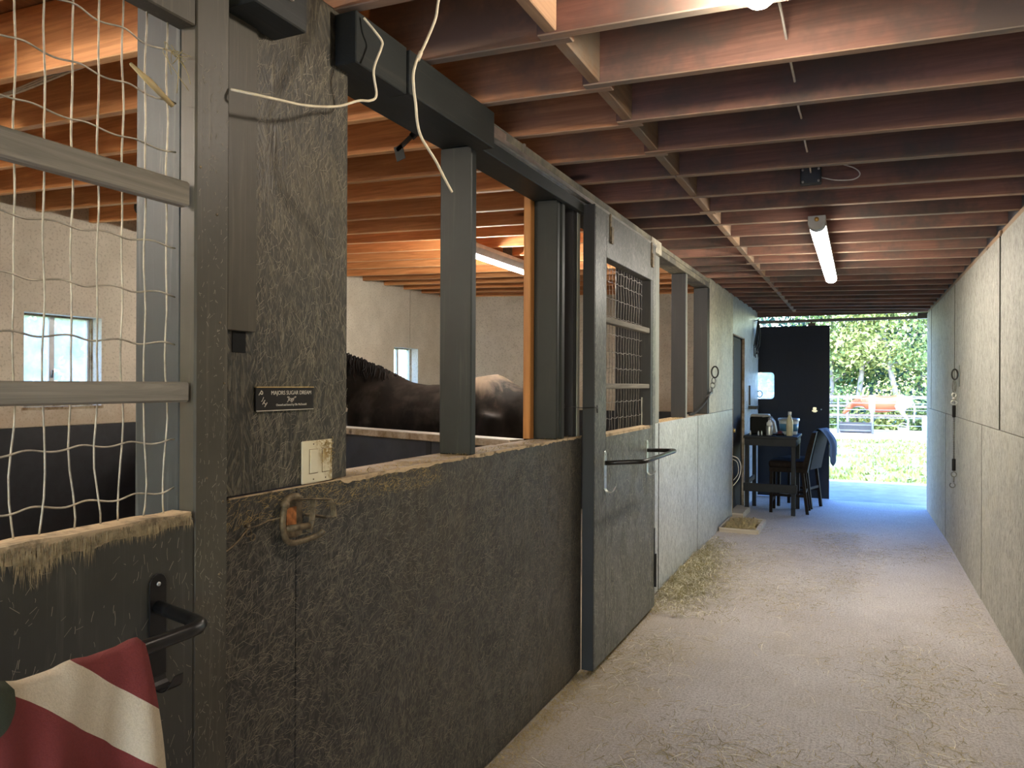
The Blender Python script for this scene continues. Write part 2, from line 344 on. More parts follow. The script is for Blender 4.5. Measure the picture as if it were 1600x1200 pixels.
M['leaf3'] = plain('mid_green_leaves', (.16, .25, .08), .6, var=.4, sc=1.5)
M['bark'] = plain('pale_bark', (.36, .33, .30), .9, var=.3, sc=6)
M['fence'] = plain('corral_steel', (.22, .25, .27), .5, .3)
M['fence_wood'] = plain('grey_rail_wood', (.16, .14, .12), .8)
M['apron'] = plain('bounce_apron', (.62, .58, .52), .9, var=.1)
for k, c in (('straw1', (.46, .35, .16)), ('straw2', (.27, .22, .09)), ('straw3', (.74, .68, .50)), ('fib', (.27, .235, .17))):
    M[k] = plain(k + '_fibre', c, .7, var=.3, sc=9)
M['splinter'] = plain('chewed_splinters', (.30, .23, .125), .8, var=.5, sc=60)
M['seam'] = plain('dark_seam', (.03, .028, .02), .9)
M['table'] = plain('dark_table_paint', (.013, .014, .018), .55, var=.2, **{'Specular IOR Level': .25})
M['leather'] = plain('dark_brown_leather', (.018, .013, .011), .6, var=.3, sc=30, **{'Specular IOR Level': .05})
M['cloth_blue'] = plain('blue_grey_cloth', (.07, .10, .16), .9)
M['white_pl'] = plain('white_plastic', (.72, .76, .80), .4)
M['blue_pl'] = plain('blue_label', (.08, .22, .38), .4)
M['silver'] = plain('silver_lid', (.55, .58, .60), .3, .6)
M['tanbottle'] = plain('pale_amber_bottle', (.50, .47, .32), .3)
M['darkred'] = plain('dark_red_item', (.10, .015, .012), .5)
def horse_dark():
    x = N('dark_bay_coat'); s = x.sep(); n = x.noise(5, 5, .6, .6, src=x.mapping((1, 1, .6))); fur = x.noise(1, 3, .6, src=x.mapping((30, 30, 140)))
    c = x.ramp(n, [(.3, (.006, .005, .0045)), (.6, (.018, .013, .011)), (.8, (.036, .024, .018))])
    # tan tone over the croup, stronger towards the top
    d = x.math('ADD', x.math('MULTIPLY', x.math('SUBTRACT', s[2], 1.28), 2.4), x.math('MULTIPLY', x.math('SUBTRACT', n, .5), 1.3))
    m = x.math('MULTIPLY', x.ramp(d, [(.30, 0.), (.62, 1.)]), x.ramp(s[0], [(.14, 0.), (.34, 1.)]))
    c = x.mix(x.math('MULTIPLY', m, .8), c, (.17, .125, .09))
    m2 = x.ramp(x.noise(4, 4, .6, src=x.mapping((1, 1, 1), loc=(2, 7, 1))), [(.50, 0.), (.66, .55)]); c = x.mix(m2, c, (.055, .045, .038))
    x.bump(fur, .15, .003); return x.fin(c, .72, **{'Specular IOR Level': .15})
M['bay'] = horse_dark()
M['mane'] = plain('black_mane_hair', (.007, .006, .006), .75, **{'Specular IOR Level': .15})
def horse_pinto():
    x = N('chestnut_pinto_coat'); s = x.sep(); n = x.noise(3, 3, .5)
    w = x.math('MAXIMUM', x.ramp(x.math('ADD', s[0], x.math('MULTIPLY', n, .3)), [(.42, 0.), (.44, 1.)]), x.ramp(x.math('ABSOLUTE', x.math('ADD', s[0], .62 )), [(.10, 1.), (.13, 0.)]))
    w = x.math('MAXIMUM', w, x.ramp(s[2], [(.52, 1.), (.56, 0.)]))
    return x.fin(x.mix(w, (.36, .10, .035), (.55, .52, .48)), .5)
M['pinto'] = horse_pinto()
def fleece():
    x = N('striped_fleece'); s = x.sep(); w = x.noise(9, 2, .5); y = s[1]; z = s[2]
    # local: y runs along the bar, z drops from it
    d = x.math('ADD', x.math('ADD', z, x.math('MULTIPLY', y, .92)), x.math('MULTIPLY', x.math('SUBTRACT', w, .5), .02))   # diagonal coordinate
    st = x.ramp(x.math('ADD', x.math('MULTIPLY', d, 2.0), .5), [(.0, (.20, .030, .024)), (.140, (.62, .52, .36)), (.334, (.20, .030, .024))], 'CONSTANT')
    g = x.math('ADD', x.math('POWER', x.math('ADD', y, .245), 2.0), x.math('POWER', x.math('MULTIPLY', x.math('ADD', z, -.012), .8), 2.0))
    c = x.mix(x.math('LESS_THAN', g, .0016), st, (.045, .055, .030))
    f = x.noise(260, 4, .7); x.bump(f, .5, .003); c = x.mix(x.math('MULTIPLY', f, .45), c, (.10, .05, .04), 'MULTIPLY')
    return x.fin(c, .95)
M['fleece'] = fleece()

# ------------------------------------------------------------------ dimensions
XL, XR, XB = -1.32, .785, -5.0       # aisle left face, aisle right face, stall back wall
def zc(x): return 2.53 - .031 * (x + 1.32)            # joist undersides, the ceiling tilts a little
def fz(y): return 0 if y < 8.3 else -.085 * min((y - 8.3) / 3.3, 1)
JH = .235
YE = 11.4

# ------------------------------------------------------------------ ground and floor
b = MB(); ys = [-3, 0, 4, 8.3, 9.4, 10.5, 11.42]
for i in range(len(ys) - 1):
    y0, y1 = ys[i], ys[i + 1]; x0, x1 = (-5.15, .95) if y0 < 11.6 else (-3.0, 3.2)
    b.hexa([(x0, y0, fz(y0) - .12), (x1, y0, fz(y0) - .12), (x1, y1, fz(y1) - .12), (x0, y1, fz(y1) - .12), (x0, y0, fz(y0)), (x1, y0, fz(y0)), (x1, y1, fz(y1)), (x0, y1, fz(y1))])
floor = b.build('floor', M['floor'], kind='structure')
MB().box(-3.0, 3.2, 11.43, 13.75, -.2, -.085).build('trim_3', M['apron_out'], kind='structure')
b = MB(); b.add([(-70, -12, -.16), (70, -12, -.16), (70, 90, -.16), (-70, 90, -.16)], [(0, 1, 2, 3)]); b.build('ground', M['grass'], kind='structure')
b = MB(); b.box(-14, 16, 26.0, 31.5, -.158, -.13); b.build('paddock_ground', M['dirt'], kind='structure')
b = MB(); b.box(-3.2, 3.4, 13.76, 14.15, -.159, -.10); b.build('gravel_strip', M['gravel'], kind='structure')
# grass tufts near the door
V = []; Fc = []
for i in range(9000):
    x, y = rng.uniform(-3.2, 4.6), 14.1 + 11.8 * rng.random() ** 1.2
    if mn.noise(Vector((x * .7, y * .7, 0))) < -.12: continue
    a = rng.uniform(0, 6.28); w = rng.uniform(.02, .05); h = rng.uniform(.03, .11); lx, ly = rng.uniform(-.05, .05, 2)
    k = len(V); V += [(x - w * math.cos(a), y - w * math.sin(a), -.165), (x + w * math.cos(a), y + w * math.sin(a), -.165), (x + lx, y + ly, -.16 + h)]; Fc.append((k, k + 1, k + 2))
m = bpy.data.meshes.new('pasture_grass'); m.from_pydata(V, [], Fc)
link('pasture_grass', m, M['leaf1'], label='short bright pasture grass between the barn door and the corral', cat='grass', kind='stuff')

# ------------------------------------------------------------------ ceiling
deck = MB(); deck.hexa([(-1.4, -3, zc(-1.4) + JH), (1.05, -3, zc(1.05) + JH), (1.05, 11.5, zc(1.05) + JH), (-1.4, 11.5, zc(-1.4) + JH), (-1.4, -3, zc(-1.4) + JH + .03), (1.05, -3, zc(1.05) + JH + .03), (1.05, 11.5, zc(1.05) + JH + .03), (-1.4, 11.5, zc(-1.4) + JH + .03)])
ceil = deck.build('ceiling', M['w_deck'], kind='structure')
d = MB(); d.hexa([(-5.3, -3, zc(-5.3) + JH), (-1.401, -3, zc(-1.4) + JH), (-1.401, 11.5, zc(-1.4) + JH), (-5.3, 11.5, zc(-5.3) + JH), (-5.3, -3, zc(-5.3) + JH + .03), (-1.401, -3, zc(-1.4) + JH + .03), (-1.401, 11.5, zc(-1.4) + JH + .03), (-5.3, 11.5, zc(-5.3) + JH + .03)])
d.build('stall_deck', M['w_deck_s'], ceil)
jy = [-2.42, -2.01, -1.6, -1.19, -.78, -.37, .04, .45, .86, 1.27, 1.678, 2.063, 2.466, 2.861, 3.279, 3.703, 4.146, 4.532, 4.923]
y = 4.923
while y < 11.0: y += .4149; jy.append(y)
jy = [v for v in jy if v < 11.2]
def joist(x0, x1, y, mat):
    b = MB(); w = .019
    b.hexa([(x0, y - w, zc(x0)), (x1, y - w, zc(x1)), (x1, y + w, zc(x1)), (x0, y + w, zc(x0)), (x0, y - w, zc(x0) + JH - .002), (x1, y - w, zc(x1) + JH - .002), (x1, y + w, zc(x1) + JH - .002), (x0, y + w, zc(x0) + JH - .002)])
    o = b.build('joist', mat, ceil, bevel=.003); o.data.materials.append(M['w_edge_s'] if mat is M['w_stall'] else M['w_edge'])
    for p in o.data.polygons:
        if abs(p.normal.z) > .9: p.material_index = 1  # top and bottom faces take the paler wood tone
    return o
for i, y in enumerate(jy):
    lap = .0385 if y < 3.5 or i % 5 == 2 else 0
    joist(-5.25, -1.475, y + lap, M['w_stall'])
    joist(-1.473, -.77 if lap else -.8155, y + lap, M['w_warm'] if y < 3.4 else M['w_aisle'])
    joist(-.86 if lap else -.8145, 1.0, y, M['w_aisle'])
    if i < len(jy) - 1:
        y0, y1 = y + .021 + lap, jy[i + 1] - .021; b = MB(); x = -.815
        b.box(x - .019, x + .019, y0, y1, zc(x) + .004, zc(x) + JH - .01); b.build('blocking', M['w_block'], ceil, bevel=.003)
b = MB(); b.box(-5.3, 1.05, 11.28, 11.32, 2.47, 2.79); b.build('rim_joist', M['w_aisle'], ceil)
# roof over the barn (throws the shadow outside)
b = MB(); b.hexa([(-5.6, -3.4, 2.86), (1.4, -3.4, 2.86), (1.4, 11.75, 2.86), (-5.6, 11.75, 2.86), (-5.6, -3.4, 3.2), (1.4, -3.4, 3.2), (1.4, 11.75, 3.2), (-5.6, 11.75, 3.2)])
b.build('roof', M['w_deck'], kind='structure')

# ------------------------------------------------------------------ right wall
b = MB(); b.box(.80, .95, -3, 11.0, -.1, 2.74); wr = b.build('wall_right', M['black_paint'], kind='structure')
def seg(a, lo, hi):
    out = []; a = sorted(a)
    for p, q in zip(a[:-1], a[1:]): out.append((max(p, lo), min(q, hi)))
    return [s for s in out if s[1] - s[0] > .02]
for (y0, y1) in seg([-4.29, -1.85, .59, 3.03, 5.47, 7.91, 10.35, 12.8], -3, 11.0): MB().box(XR, .799, y0 + .004, y1 - .004, 1.234, 2.425).build('wall_panel', M['osb_pale'], wr, bevel=.0012)
for (y0, y1) in seg([-3.4, -1.0, 1.35, 3.79, 6.23, 8.67, 11.1], -3, 11.0): MB().box(XR, .799, y0 + .003, y1 - .003, -.09 if y1 > 8 else .006, 1.229).build('wall_panel', M['osb_pale'], wr, bevel=.0012)
for yj in (.59, 3.03, 5.47, 7.91, 10.35): MB().box(.7785 if yj == 5.47 else .782, .799, yj - .003, yj + .003, 1.236, 2.42).build('seam_strip', M['seam'], wr)  # dark strips paint the joint shadow; the proudest also shows a raw edge
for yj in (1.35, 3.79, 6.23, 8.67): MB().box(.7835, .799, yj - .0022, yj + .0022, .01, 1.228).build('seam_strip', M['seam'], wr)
MB().box(.79, .85, -3, 10.98, 2.426, 2.462).build('top_plate', M['w_block'], wr, bevel=.003)
MB().box(.776, .786, 5.44, 5.50, 2.418, 2.45).build('plate_chip', M['w_block'], wr)

# ------------------------------------------------------------------ wall behind the camera, with an unseen doorway put in for fill light
b = MB(); b.box(-5.3, -1.25, -3.15, -3.0, -.1, 2.8); b.box(.72, 1.0, -3.15, -3.0, -.1, 2.8); b.box(-1.25, .72, -3.15, -3.0, 2.44, 2.8); b.build('wall_front', M['osb_far'], kind='structure')
MB().box(-6, 6, -16, -3.0, -.14, -.02).build('trim_2', M['apron'], kind='structure')  # unseen apron, made pale and wide to bounce sunlight in through the doorway
# ------------------------------------------------------------------ stall back wall with two windows
wins = [(3.20, 3.80, 1.315, 1.985), (7.58, 8.15, 1.30, 1.955)]
b = MB()
def pane_wall(b, x0, x1, ys, z0, z1, holes):
    cur = ys[0]
    for (a, c, za, zb) in sorted(holes):
        b.box(x0, x1, cur, a, z0, z1); b.box(x0, x1, a, c, z0, za); b.box(x0, x1, a, c, zb, z1); cur = c
    b.box(x0, x1, cur, ys[1], z0, z1)
pane_wall(b, -5.18, -5.012, (-3, 11.4), -.1, 2.85, wins)
wb = b.build('wall_back', M['stall'], kind='structure')
for (y0, y1) in seg([-1.82, .62, 3.06, 5.50, 7.94, 10.38, 12.8], -3, 11.4):
    b = MB(); hs = [(max(a, y0 + .002), min(c, y1 - .002), za, zb) for (a, c, za, zb) in wins if a < y1 and c > y0]
    pane_wall(b, -5.011, XB, (y0 + .003, y1 - .003), 1.205, 2.635, [h for h in hs if h[1] - h[0] > .01]); b.build('wall_panel', M['stall'], wb)
    MB().box(-5.011, XB + .004, y0 + .002, y1 - .002, .005, 1.20).build('kick_panel', M['black_paint'], wb)
for i, (a, c, za, zb) in enumerate(wins):
    o = (-5.12, (a + c) / 2, za)
    b = MB()
    for q in ((a, a + .03, za, zb), (c - .03, c, za, zb)): b.box(-5.17, -5.10, q[0], q[1], q[2], q[3])
    for q in ((za, za + .03), (zb - .03, zb)): b.box(-5.17, -5.10, a + .03, c - .03, *q)
    w = tag(empty('window_%d' % (i + 1), (0, 0, 0)), kind='structure'); b.each('window_frame', M['w_frame'], w)
    fr = MB(); mid = a + (c - a) * .48
    fr.box(-5.145, -5.12, mid - .02, mid + .02, za + .03, zb - .03)
    for q0, q1 in ((a + .03, a + .048), (c - .048, c - .03)): fr.box(-5.15, -5.115, q0, q1, za + .03, zb - .03)
    fr.each('sash_bar', M['white_pl'], w, bevel=.002)
    for q0, q1 in ((a + .048, mid - .02), (mid + .02, c - .048)): MB().box(-5.136, -5.132, q0, q1, za + .03, zb - .03).build('pane', M['hazy'], w)
    MB().box(-5.10, -5.002, a + .001, c - .001, za + .0, za + .02).build('window_sill', M['w_frame'], w)
    b = MB(); b.box(-5.10, -5.003, a, a + .018, za + .02, zb); b.box(-5.10, -5.003, c - .018, c, za + .02, zb); b.box(-5.10, -5.003, a + .018, c - .018, zb - .018, zb); b.each('window_reveal', M['stall'], w)
    MB().tube([(-5.112, mid - .005, za + .22), (-5.10, mid - .005, za + .27)], .008, 6).build('latch', M['chain'], w)
# stall end wall (far) and start wall
b = MB(); b.box(XB, -1.475, 8.72, 8.80, 0, 2.78); we = b.build('wall_stall_end', M['stall'], kind='structure')
for (x0, x1) in ((-4.99, -3.79), (-3.78, -2.57), (-2.56, -1.48)):
    MB().box(x0, x1, 8.706, 8.719, 1.2, 2.63).build('wall_panel', M['stall'], we)
    MB().box(x0, x1, 8.702, 8.719, .005, 1.195).build('kick_panel', M['black_paint'], we)
MB().box(XB, -1.475, -.9, -.8, 0, 2.78).build('wall_stall_start', M['stall'], kind='structure')
MB().box(-5.1, -1.34, 11.3, 11.4, -.1, 2.8).build('wall_end', M['osb_far'], kind='structure')

# slanting half-height divider between the two stalls
dv = empty('stall_divider', (-1.47, 3.30, 0), 'dark half-height stall divider with a pale top board in front of the dark horse', 'divider')
A = Vector((-1.475, 3.292, 0)); D = Vector((-3.5, 1.253, 0)).normalized(); Ln = 3.62; n_ = Vector((-D.y, D.x, 0)) * -1
def dvp(s0, s1, t0, t1, z0, z1, name, mat, par=dv, **k):
    b = MB((-1.47, 3.30, 0)); P = []
    for z in (z0, z1):
        for (s, t) in ((s0, t0), (s1, t0), (s1, t1), (s0, t1)):
            q = A + D * s + n_ * t; P.append((q.x, q.y, z))
    b.hexa(P); return b.build(name, mat, par, **k)
M['blue_black'] = plain('blue_black_divider_paint', (.035, .040, .052), .5, var=.3, sc=6)
dvp(0, .62, -.028, .028, .01, 1.20, 'board_panel', M['blue_black'])
dvp(.63, 2.2, -.028, .028, .01, 1.20, 'board_panel', M['blue_black'])
dvp(2.21, Ln - .02, -.028, .028, .01, 1.20, 'board_panel', M['blue_black'])
dvp(0, Ln - .05, -.055, .05, 1.201, 1.237, 'top_board', M['w_sill'], bevel=.004)
M['lit_top'] = plain('lit_worn_board_top', (.72, .69, .66), .5, var=.1)  # tube light's brightness put into the colour of the worn top
dvp(0, Ln - .05, -.053, .048, 1.2371, 1.2400, 'lit_face', M['lit_top'])
o = dvp(.60, .64, -.032, .032, .01, 1.199, 'batten', M['black_paint'])

# ------------------------------------------------------------------ left wall of the aisle
b = MB()
b.box(-1.45, -1.335, 1.28, 3.765, .03, 1.19); b.box(-1.45, -1.335, 5.25, 7.49, .03, 1.19); b.box(-1.45, -1.335, 1.30, 1.755, 1.24, 2.5)
b.box(-1.45, -1.335, 9.95, YE, -.1, 2.56); b.box(-1.45, -1.335, 8.99, 9.95, 2.09, 2.56)
b.box(-1.45, -1.335, -3, .0, 0, 2.53)
wl = MB().box(-1.45, -1.335, 7.50, 8.99, -.05, 2.56).build('wall_left', M['black_paint'], kind='structure'); b.each('framing', M['black_paint'], wl)
def wp(y0, y1, z0, z1, mat, name='wall_panel', x0=-1.334, x1=XL, **k): return MB().box(x0, x1, y0, y1, z0, z1).build(name, M[mat], wl, bevel=.0015, **k)
wp(1.27, 1.553, .012, 1.232, 'osb_dark'); wp(1.556, 3.768, .012, 1.232, 'osb_dark')
wp(1.30, 1.764, 1.238, 2.535, 'osb_mid'); wp(-3, 0, 0, 2.53, 'osb_mid')
wp(1.305, 1.397, 1.622, 2.53, 'door_frame', 'trim_board', -1.3198, -1.309)
# far part
wp(5.242, 5.450, .012, 1.225, 'osb_far'); wp(5.458, 6.928, .012, 1.225, 'osb_far'); wp(6.936, 8.99, -.01, 1.225, 'osb_far')
wp(7.492, 8.99, 1.229, 2.54, 'osb_tan', ); wp(9.95, YE, 1.205, 2.545, 'osb_far'); wp(8.992, 9.948, 2.09, 2.542, 'osb_far')
wp(9.95, YE, -.07, 1.20, 'osb_far', label='lower strand board panel painted dark grey blue')
for yj in (5.454, 6.932): MB().box(-1.334, -1.3165 if yj < 6 else -1.3185, yj - .002, yj + .002, .012, 1.225).build('seam_strip', M['seam'], wl)  # joint shade drawn as thin dark strips along the panel edges
# ragged chewed upper edge of the near panels: a thin strip of raw wood
V = []; b = MB()
yy = 1.32; top = 1.2345
pts = []
while yy < 3.76:
    pts.append((yy, 1.232 - .001) if yy < 1.74 else (yy, 1.232 - .003 - .010 * abs(mn.noise(Vector((yy * 9, 1.3, 0)))) - .006 * rng.random())); yy += .018
b.prism([(p, q) for p, q in pts] + [(3.765, 1.2345), (1.32, 1.2345)], -1.323, -1.3165); b.build('raw_edge', M['w_chew'], wl)
# sill boards
for y0, y1, dx in ((1.766, 2.235, 0), (2.24, 3.02, -.012), (3.025, 3.765, .004)): MB().box(-1.472 + dx, -1.336, y0, y1, 1.195, 1.235 - .002).build('sill_board', M['w_sill'], wl, bevel=.005)
MB().box(-1.472, -1.336, 5.25, 6.42, 1.192, 1.226).build('sill_board', M['w_chew'], wl, bevel=.005)
MB().box(-1.472, -1.336, 6.425, 7.49, 1.192, 1.226).build('sill_board', M['w_sill'], wl, bevel=.005)
# uprights
def post(x0, x1, y0, y1, z0, z1, mat, name='post', **k): return MB().box(x0, x1, y0, y1, z0, z1).build(name, M[mat], wl, bevel=.004, **k)
post(-1.462, -1.325, 2.532, 2.572, 1.234, 2.40, 'dark_z')
post(-1.455, -1.332, 3.44, 3.478, 1.234, 2.40, 'dark_z'); post(-1.452, -1.323, 3.480, 3.522, 1.234, 2.40, 'dark_z')
post(-1.494, -1.456, 3.40, 3.50, 1.234, 2.44, 'w_orange', label='bare orange stud edge')
post(-1.455, -1.328, 3.655, 3.74, 1.234, 2.42, 'black_z'); post(-1.3275, -1.321, 3.70, 3.74, 1.234, 2.40, 'grey_z', name='post_strip')  # stud's shaded near face painted black; its aisle side is the grey strip
post(-1.56, -1.335, 5.16, 5.24, 0.01, 2.43, 'black_z')                                   # far jamb of the second stall door
post(-1.38, XL, 5.245, 5.46, 1.228, 2.43, 'grey_z'); 
post(-1.445, -1.324, 6.395, 6.415, 1.228, 2.44, 'black_z'); post(-1.445, -1.3215, 6.416, 6.455, 1.228, 2.44, 'grey_z')
post(-1.46, -1.325, 7.42, 7.46, 1.228, 2.44, 'black_z'); post(-1.36, -1.319, 7.462, 7.49, 1.228, 2.44, 'black_z')
post(-1.46, -1.323, 1.185, 1.27, .01, 2.40, 'bluegrey', label='blue grey jamb post seen through the wire of the near door')
post(-1.462, -1.336, 1.758, 1.766, 1.24, 2.4, 'dark_z')
post(-1.46, -1.323, .0, .06, .01, 2.40, 'bluegrey')
# header over the openings
def hd(y0, y1, z0, z1, x0, x1, mat, name='header_board', **k): return MB().box(x0, x1, y0, y1, z0, z1).build(name, M[mat], wl, bevel=.003, **k)
hd(-.0, 1.297, 2.40, 2.53, -1.46, -1.322, 'dark_y')
hd(1.768, 3.77, 2.40, 2.437, -1.46, -1.325, 'dark_y'); hd(1.768, 3.77, 2.44, 2.53, -1.46, -1.345, 'black_z')
hd(3.772, 5.25, 2.40, 2.53, -1.46, -1.34, 'black_z')
hd(1.766, 3.75, 2.385, 2.452, -1.322, -1.295, 'dark_y', name='rail_board')
hd(2.49, 5.13, 2.458, 2.522, -1.342, -1.300, 'w_weather')
hd(5.14, 5.42, 2.43, 2.522, -1.335, -1.296, 'osb_tan')
hd(5.25, 7.50, 2.445, 2.49, -1.46, -1.322, 'w_weather'); hd(5.43, 7.50, 2.491, 2.524, -1.40, -1.318, 'w_weather')
# boxed-in track covers, dark
hd(1.70, 1.955, 2.375, 2.517, -1.318, -1.246, 'dark_y', name='track_cover'); hd(1.96, 2.545, 2.378, 2.512, -1.318, -1.238, 'dark_y', name='track_cover')
hd(1.955, 1.96, 2.38, 2.51, -1.318, -1.256, 'black_z', name='track_cover_gap')
hd(1.287, 1.462, 2.345, 2.517, -1.318, -1.215, 'dark_y', name='track_cover')
for (y0, y1, z) in ((1.29, 1.405, 2.405), (1.30, 1.43, 2.475)): MB().beam((-1.210, y0, z), (-1.210, y1, z - .004), .008, .012).build('lath', M['w_sill'], wl)
# sliding-door track
b = MB(); b.box(-1.298, -1.262, 2.55, 5.14, 2.452, 2.456); b.box(-1.266, -1.262, 2.55, 5.14, 2.438, 2.452); b.box(-1.298, -1.294, 2.55, 5.14, 2.438, 2.452)
b.build('door_track', M['steel'], wl)
b = MB(); b.box(-1.297, -1.285, 2.6, 2.75, 2.457, 2.50); b.box(-1.297, -1.285, 2.93, 2.945, 2.455, 2.515); b.each('track_bracket', M['steel'], wl)
# straw dust caught on the edges of the boards and stray fibres stuck to the panels
def fibres(name, parent, X, y0, y1, z0, z1, n, mat, lmin=.008, lmax=.05, vert=.5, dens=None):
    V = []; Fc = []
    for i in range(n):
        y, z = rng.uniform(y0, y1), rng.uniform(z0, z1)
        if dens and rng.random() > dens(y, z): continue
        flow = mn.noise(Vector((y * 2.2, z * 2.2, 3))) * 1.3 + (PI / 2 * .9 if vert > .5 else .45)
        a = flow + rng.normal(0, .55); L = rng.uniform(lmin, lmax) * (.5 + .5 * rng.random()); w = rng.uniform(.00025, .0006)
        dy, dz = math.cos(a), math.sin(a); cy, cz = -dz, dy; bend = rng.normal(0, .05) * L
        k = len(V); e = X + .0006
        pts = [(y - dy * L / 2, z - dz * L / 2), (y + cy * bend, z + cz * bend), (y + dy * L / 2, z + dz * L / 2)]
        for j, (py, pz) in enumerate(pts): V += [(e + (.0004 if j == 1 else 0), py - cy * w, pz - cz * w), (e + (.0004 if j == 1 else 0), py + cy * w, pz + cz * w)]
        Fc += [(k, k + 2, k + 3, k + 1), (k + 2, k + 4, k + 5, k + 3)]
    V = [v for v in V]; m = bpy.data.meshes.new(name); m.from_pydata(V, [], Fc)
    return link(name, m, mat, parent, kind='stuff')
fibres('stuck_fibres', wl, XL, 1.28, 3.74, .03, 1.20, 15000, M['fib'], .008, .045, .3)
fibres('stuck_fibres', wl, XL, 1.40, 1.76, 1.25, 2.40, 2600, M['fib'], .01, .045, .9)
fibres('stuck_fibres', wl, XL, 1.28, 3.2, .03, 1.20, 2600, M['fib'], .01, .05, .3)
fibres('stuck_fibres', wl, XL + .0006, 1.30, 2.3, 1.16, 1.232, 900, M['dust'], .005, .03, .3)
# loose dust/straw on ledge
def ledge(name, x0, x1, y0, y1, z, n, mat, par, lmax=.03):
    V = []; Fc = []
    for i in range(n):
        x, y = rng.uniform(x0, x1), rng.uniform(y0, y1); a = rng.uniform(0, 6.28); L = rng.uniform(.006, lmax); w = rng.uniform(.0005, .0012); h = z + rng.uniform(.001, .006)
        dx, dy = math.cos(a) * L / 2, math.sin(a) * L / 2; px, py = -math.sin(a) * w, math.cos(a) * w; t = rng.normal(0, .002)
        k = len(V); V += [(x - dx - px, y - dy - py, h - t), (x - dx + px, y - dy + py, h - t), (x + dx + px, y + dy + py, h + t), (x + dx - px, y + dy - py, h + t)]; Fc.append((k, k + 1, k + 2, k + 3))
    m = bpy.data.meshes.new(name); m.from_pydata(V, [], Fc); return link(name, m, mat, par, kind='stuff')
ledge('sill_straw', -1.40, -1.323, 1.8, 3.7, 1.234, 900, M['dust'], wl)
ledge('sill_straw', -1.42, -1.33, 5.3, 6.4, 1.227, 700, M['dust'], wl)

# ------------------------------------------------------------------ sliding stall doors
def gnarl(y0, y1, ztop, amp, x0, x1, zlow, depth, seed=0):
    """chewed rim: top edge and lower edge both ragged"""
    up = []; lo = []; y = y0
    while y <= y1 + 1e-6:
        e = mn.noise(Vector((y * 14, seed, 0))); g = mn.noise(Vector((y * 55, seed + 5, 0)))
        up.append((y, ztop + amp * .25 * e)); lo.append((y, zlow - depth * (.45 + .55 * e + .35 * g) * (1.0 if y < .95 else .45))); y += .006
    return up, lo
def sliding_door(name, Y0, Y1, opn0, opn1, X1, X0, mats, z_open0, z_open1, ztop, wires_v, wires_z, bars, bar_mat, wire_mat, bottom=.03):
    f = MB(); f.box(X0, X1, opn0, opn1, bottom, z_open0); root = f.build(name, mats['panel'], kind='structure', bevel=.002)
    MB().box(X0, X1 + .0005, Y0, opn0 - .001, bottom, ztop).build('stile', mats['stile'], root, bevel=.004)
    MB().box(X0, X1 + .0005, opn1 + .001, Y1, bottom, ztop).build('stile', mats['stile'], root, bevel=.004)
    MB().box(X0, X1, opn0, opn1, z_open1, ztop).build('top_rail', mats['rail'], root, bevel=.003)
    for y in wires_v:
        P = []
        ph = R_(0, 6); 
        for i in range(25):
            z = z_open0 - .01 + (z_open1 - z_open0 + .02) * i / 24
            low = max(0, 1 - (z - z_open0) / .3)
            P.append((X0 + .004 + .002 * math.sin(i * 1.4), y + .0012 * math.sin(i * .9 + ph) + .008 * low * math.sin(i * .8 + ph) * mats.get('sag', 1), z))
        MB().tube(P, mats['wr'], 6).build('upright_wire', wire_mat, root)
    for z in wires_z:
        P = []; K = int((opn1 - opn0) / .0085)
        for i in range(K + 1):
            y = opn0 - .012 + (opn1 - opn0 + .0) * i / K
            P.append((X0 + .004 + .0035 * math.cos((y - wires_v[0]) / .051 * PI), y, z + .0035 * math.sin((y - wires_v[0]) / .051 * PI * 1.0 + z * 9) + .004 * mn.noise(Vector((y * 4, z * 9, 0)))))
        MB().tube(P, mats['wr'], 5).build('cross_wire', wire_mat, root)
    for (z0, z1) in bars:
        MB().box(X0 + .012, X1 - .008, opn0, opn1 - .004, z0, z1).build('cross_bar', bar_mat, root, bevel=.004)
    return root
# near door
o0 = .14
d1 = sliding_door('door_1', .0, 1.250, o0, 1.157, -1.250, -1.296, dict(panel=M['door_dark'], stile=M['door_frame'], rail=M['door_frame'], wr=.0019, sag=1.0), 1.222, 2.238, 2.35,
                  [.813 + .0515 * k for k in range(-12, 7)], [1.28, 1.381, 1.480, 1.581, 1.682, 1.782, 1.88, 1.977, 2.078, 2.178], [(1.461, 1.5025), (1.864, 1.915)], M['w_bar'], M['wire'])
up, lo = gnarl(o0, 1.152, 1.236, .016, 0, 0, 1.215, .030)
MB().prism(up + lo[::-1], -1.30, -1.2475).build('chewed_rim', M['w_chew'], d1)
# splinters hanging below the chewed edge
V = []; Fc = []
for i in range(1500):
    y = rng.uniform(.55, 1.15); e = .02 + .035 * max(0, mn.noise(Vector((y * 14, 0, 0))) + .6) * (1.1 if y < .93 else .35)
    z1 = 1.232 - rng.uniform(0, .6) * e; L = rng.uniform(.3, 1) * e; w = rng.uniform(.0004, .0011); s = rng.normal(0, .1) * L
    k = len(V); x = -1.2468 + rng.uniform(0, .0015); V += [(x, y - w, z1), (x, y + w, z1), (x + .0008, y + s, z1 - L)]; Fc.append((k, k + 1, k + 2))
m = bpy.data.meshes.new('splinters'); m.from_pydata(V, [], Fc); link('splinters', m, M['splinter'], d1, kind='stuff')
fibres('stuck_fibres', d1, -1.25, .6, 1.24, .6, 1.19, 500, M['fib'], .006, .03, .9)
fibres('stuck_fibres', d1, -1.2495, 1.165, 1.245, .6, 2.2, 400, M['fib'], .004, .015, .9)
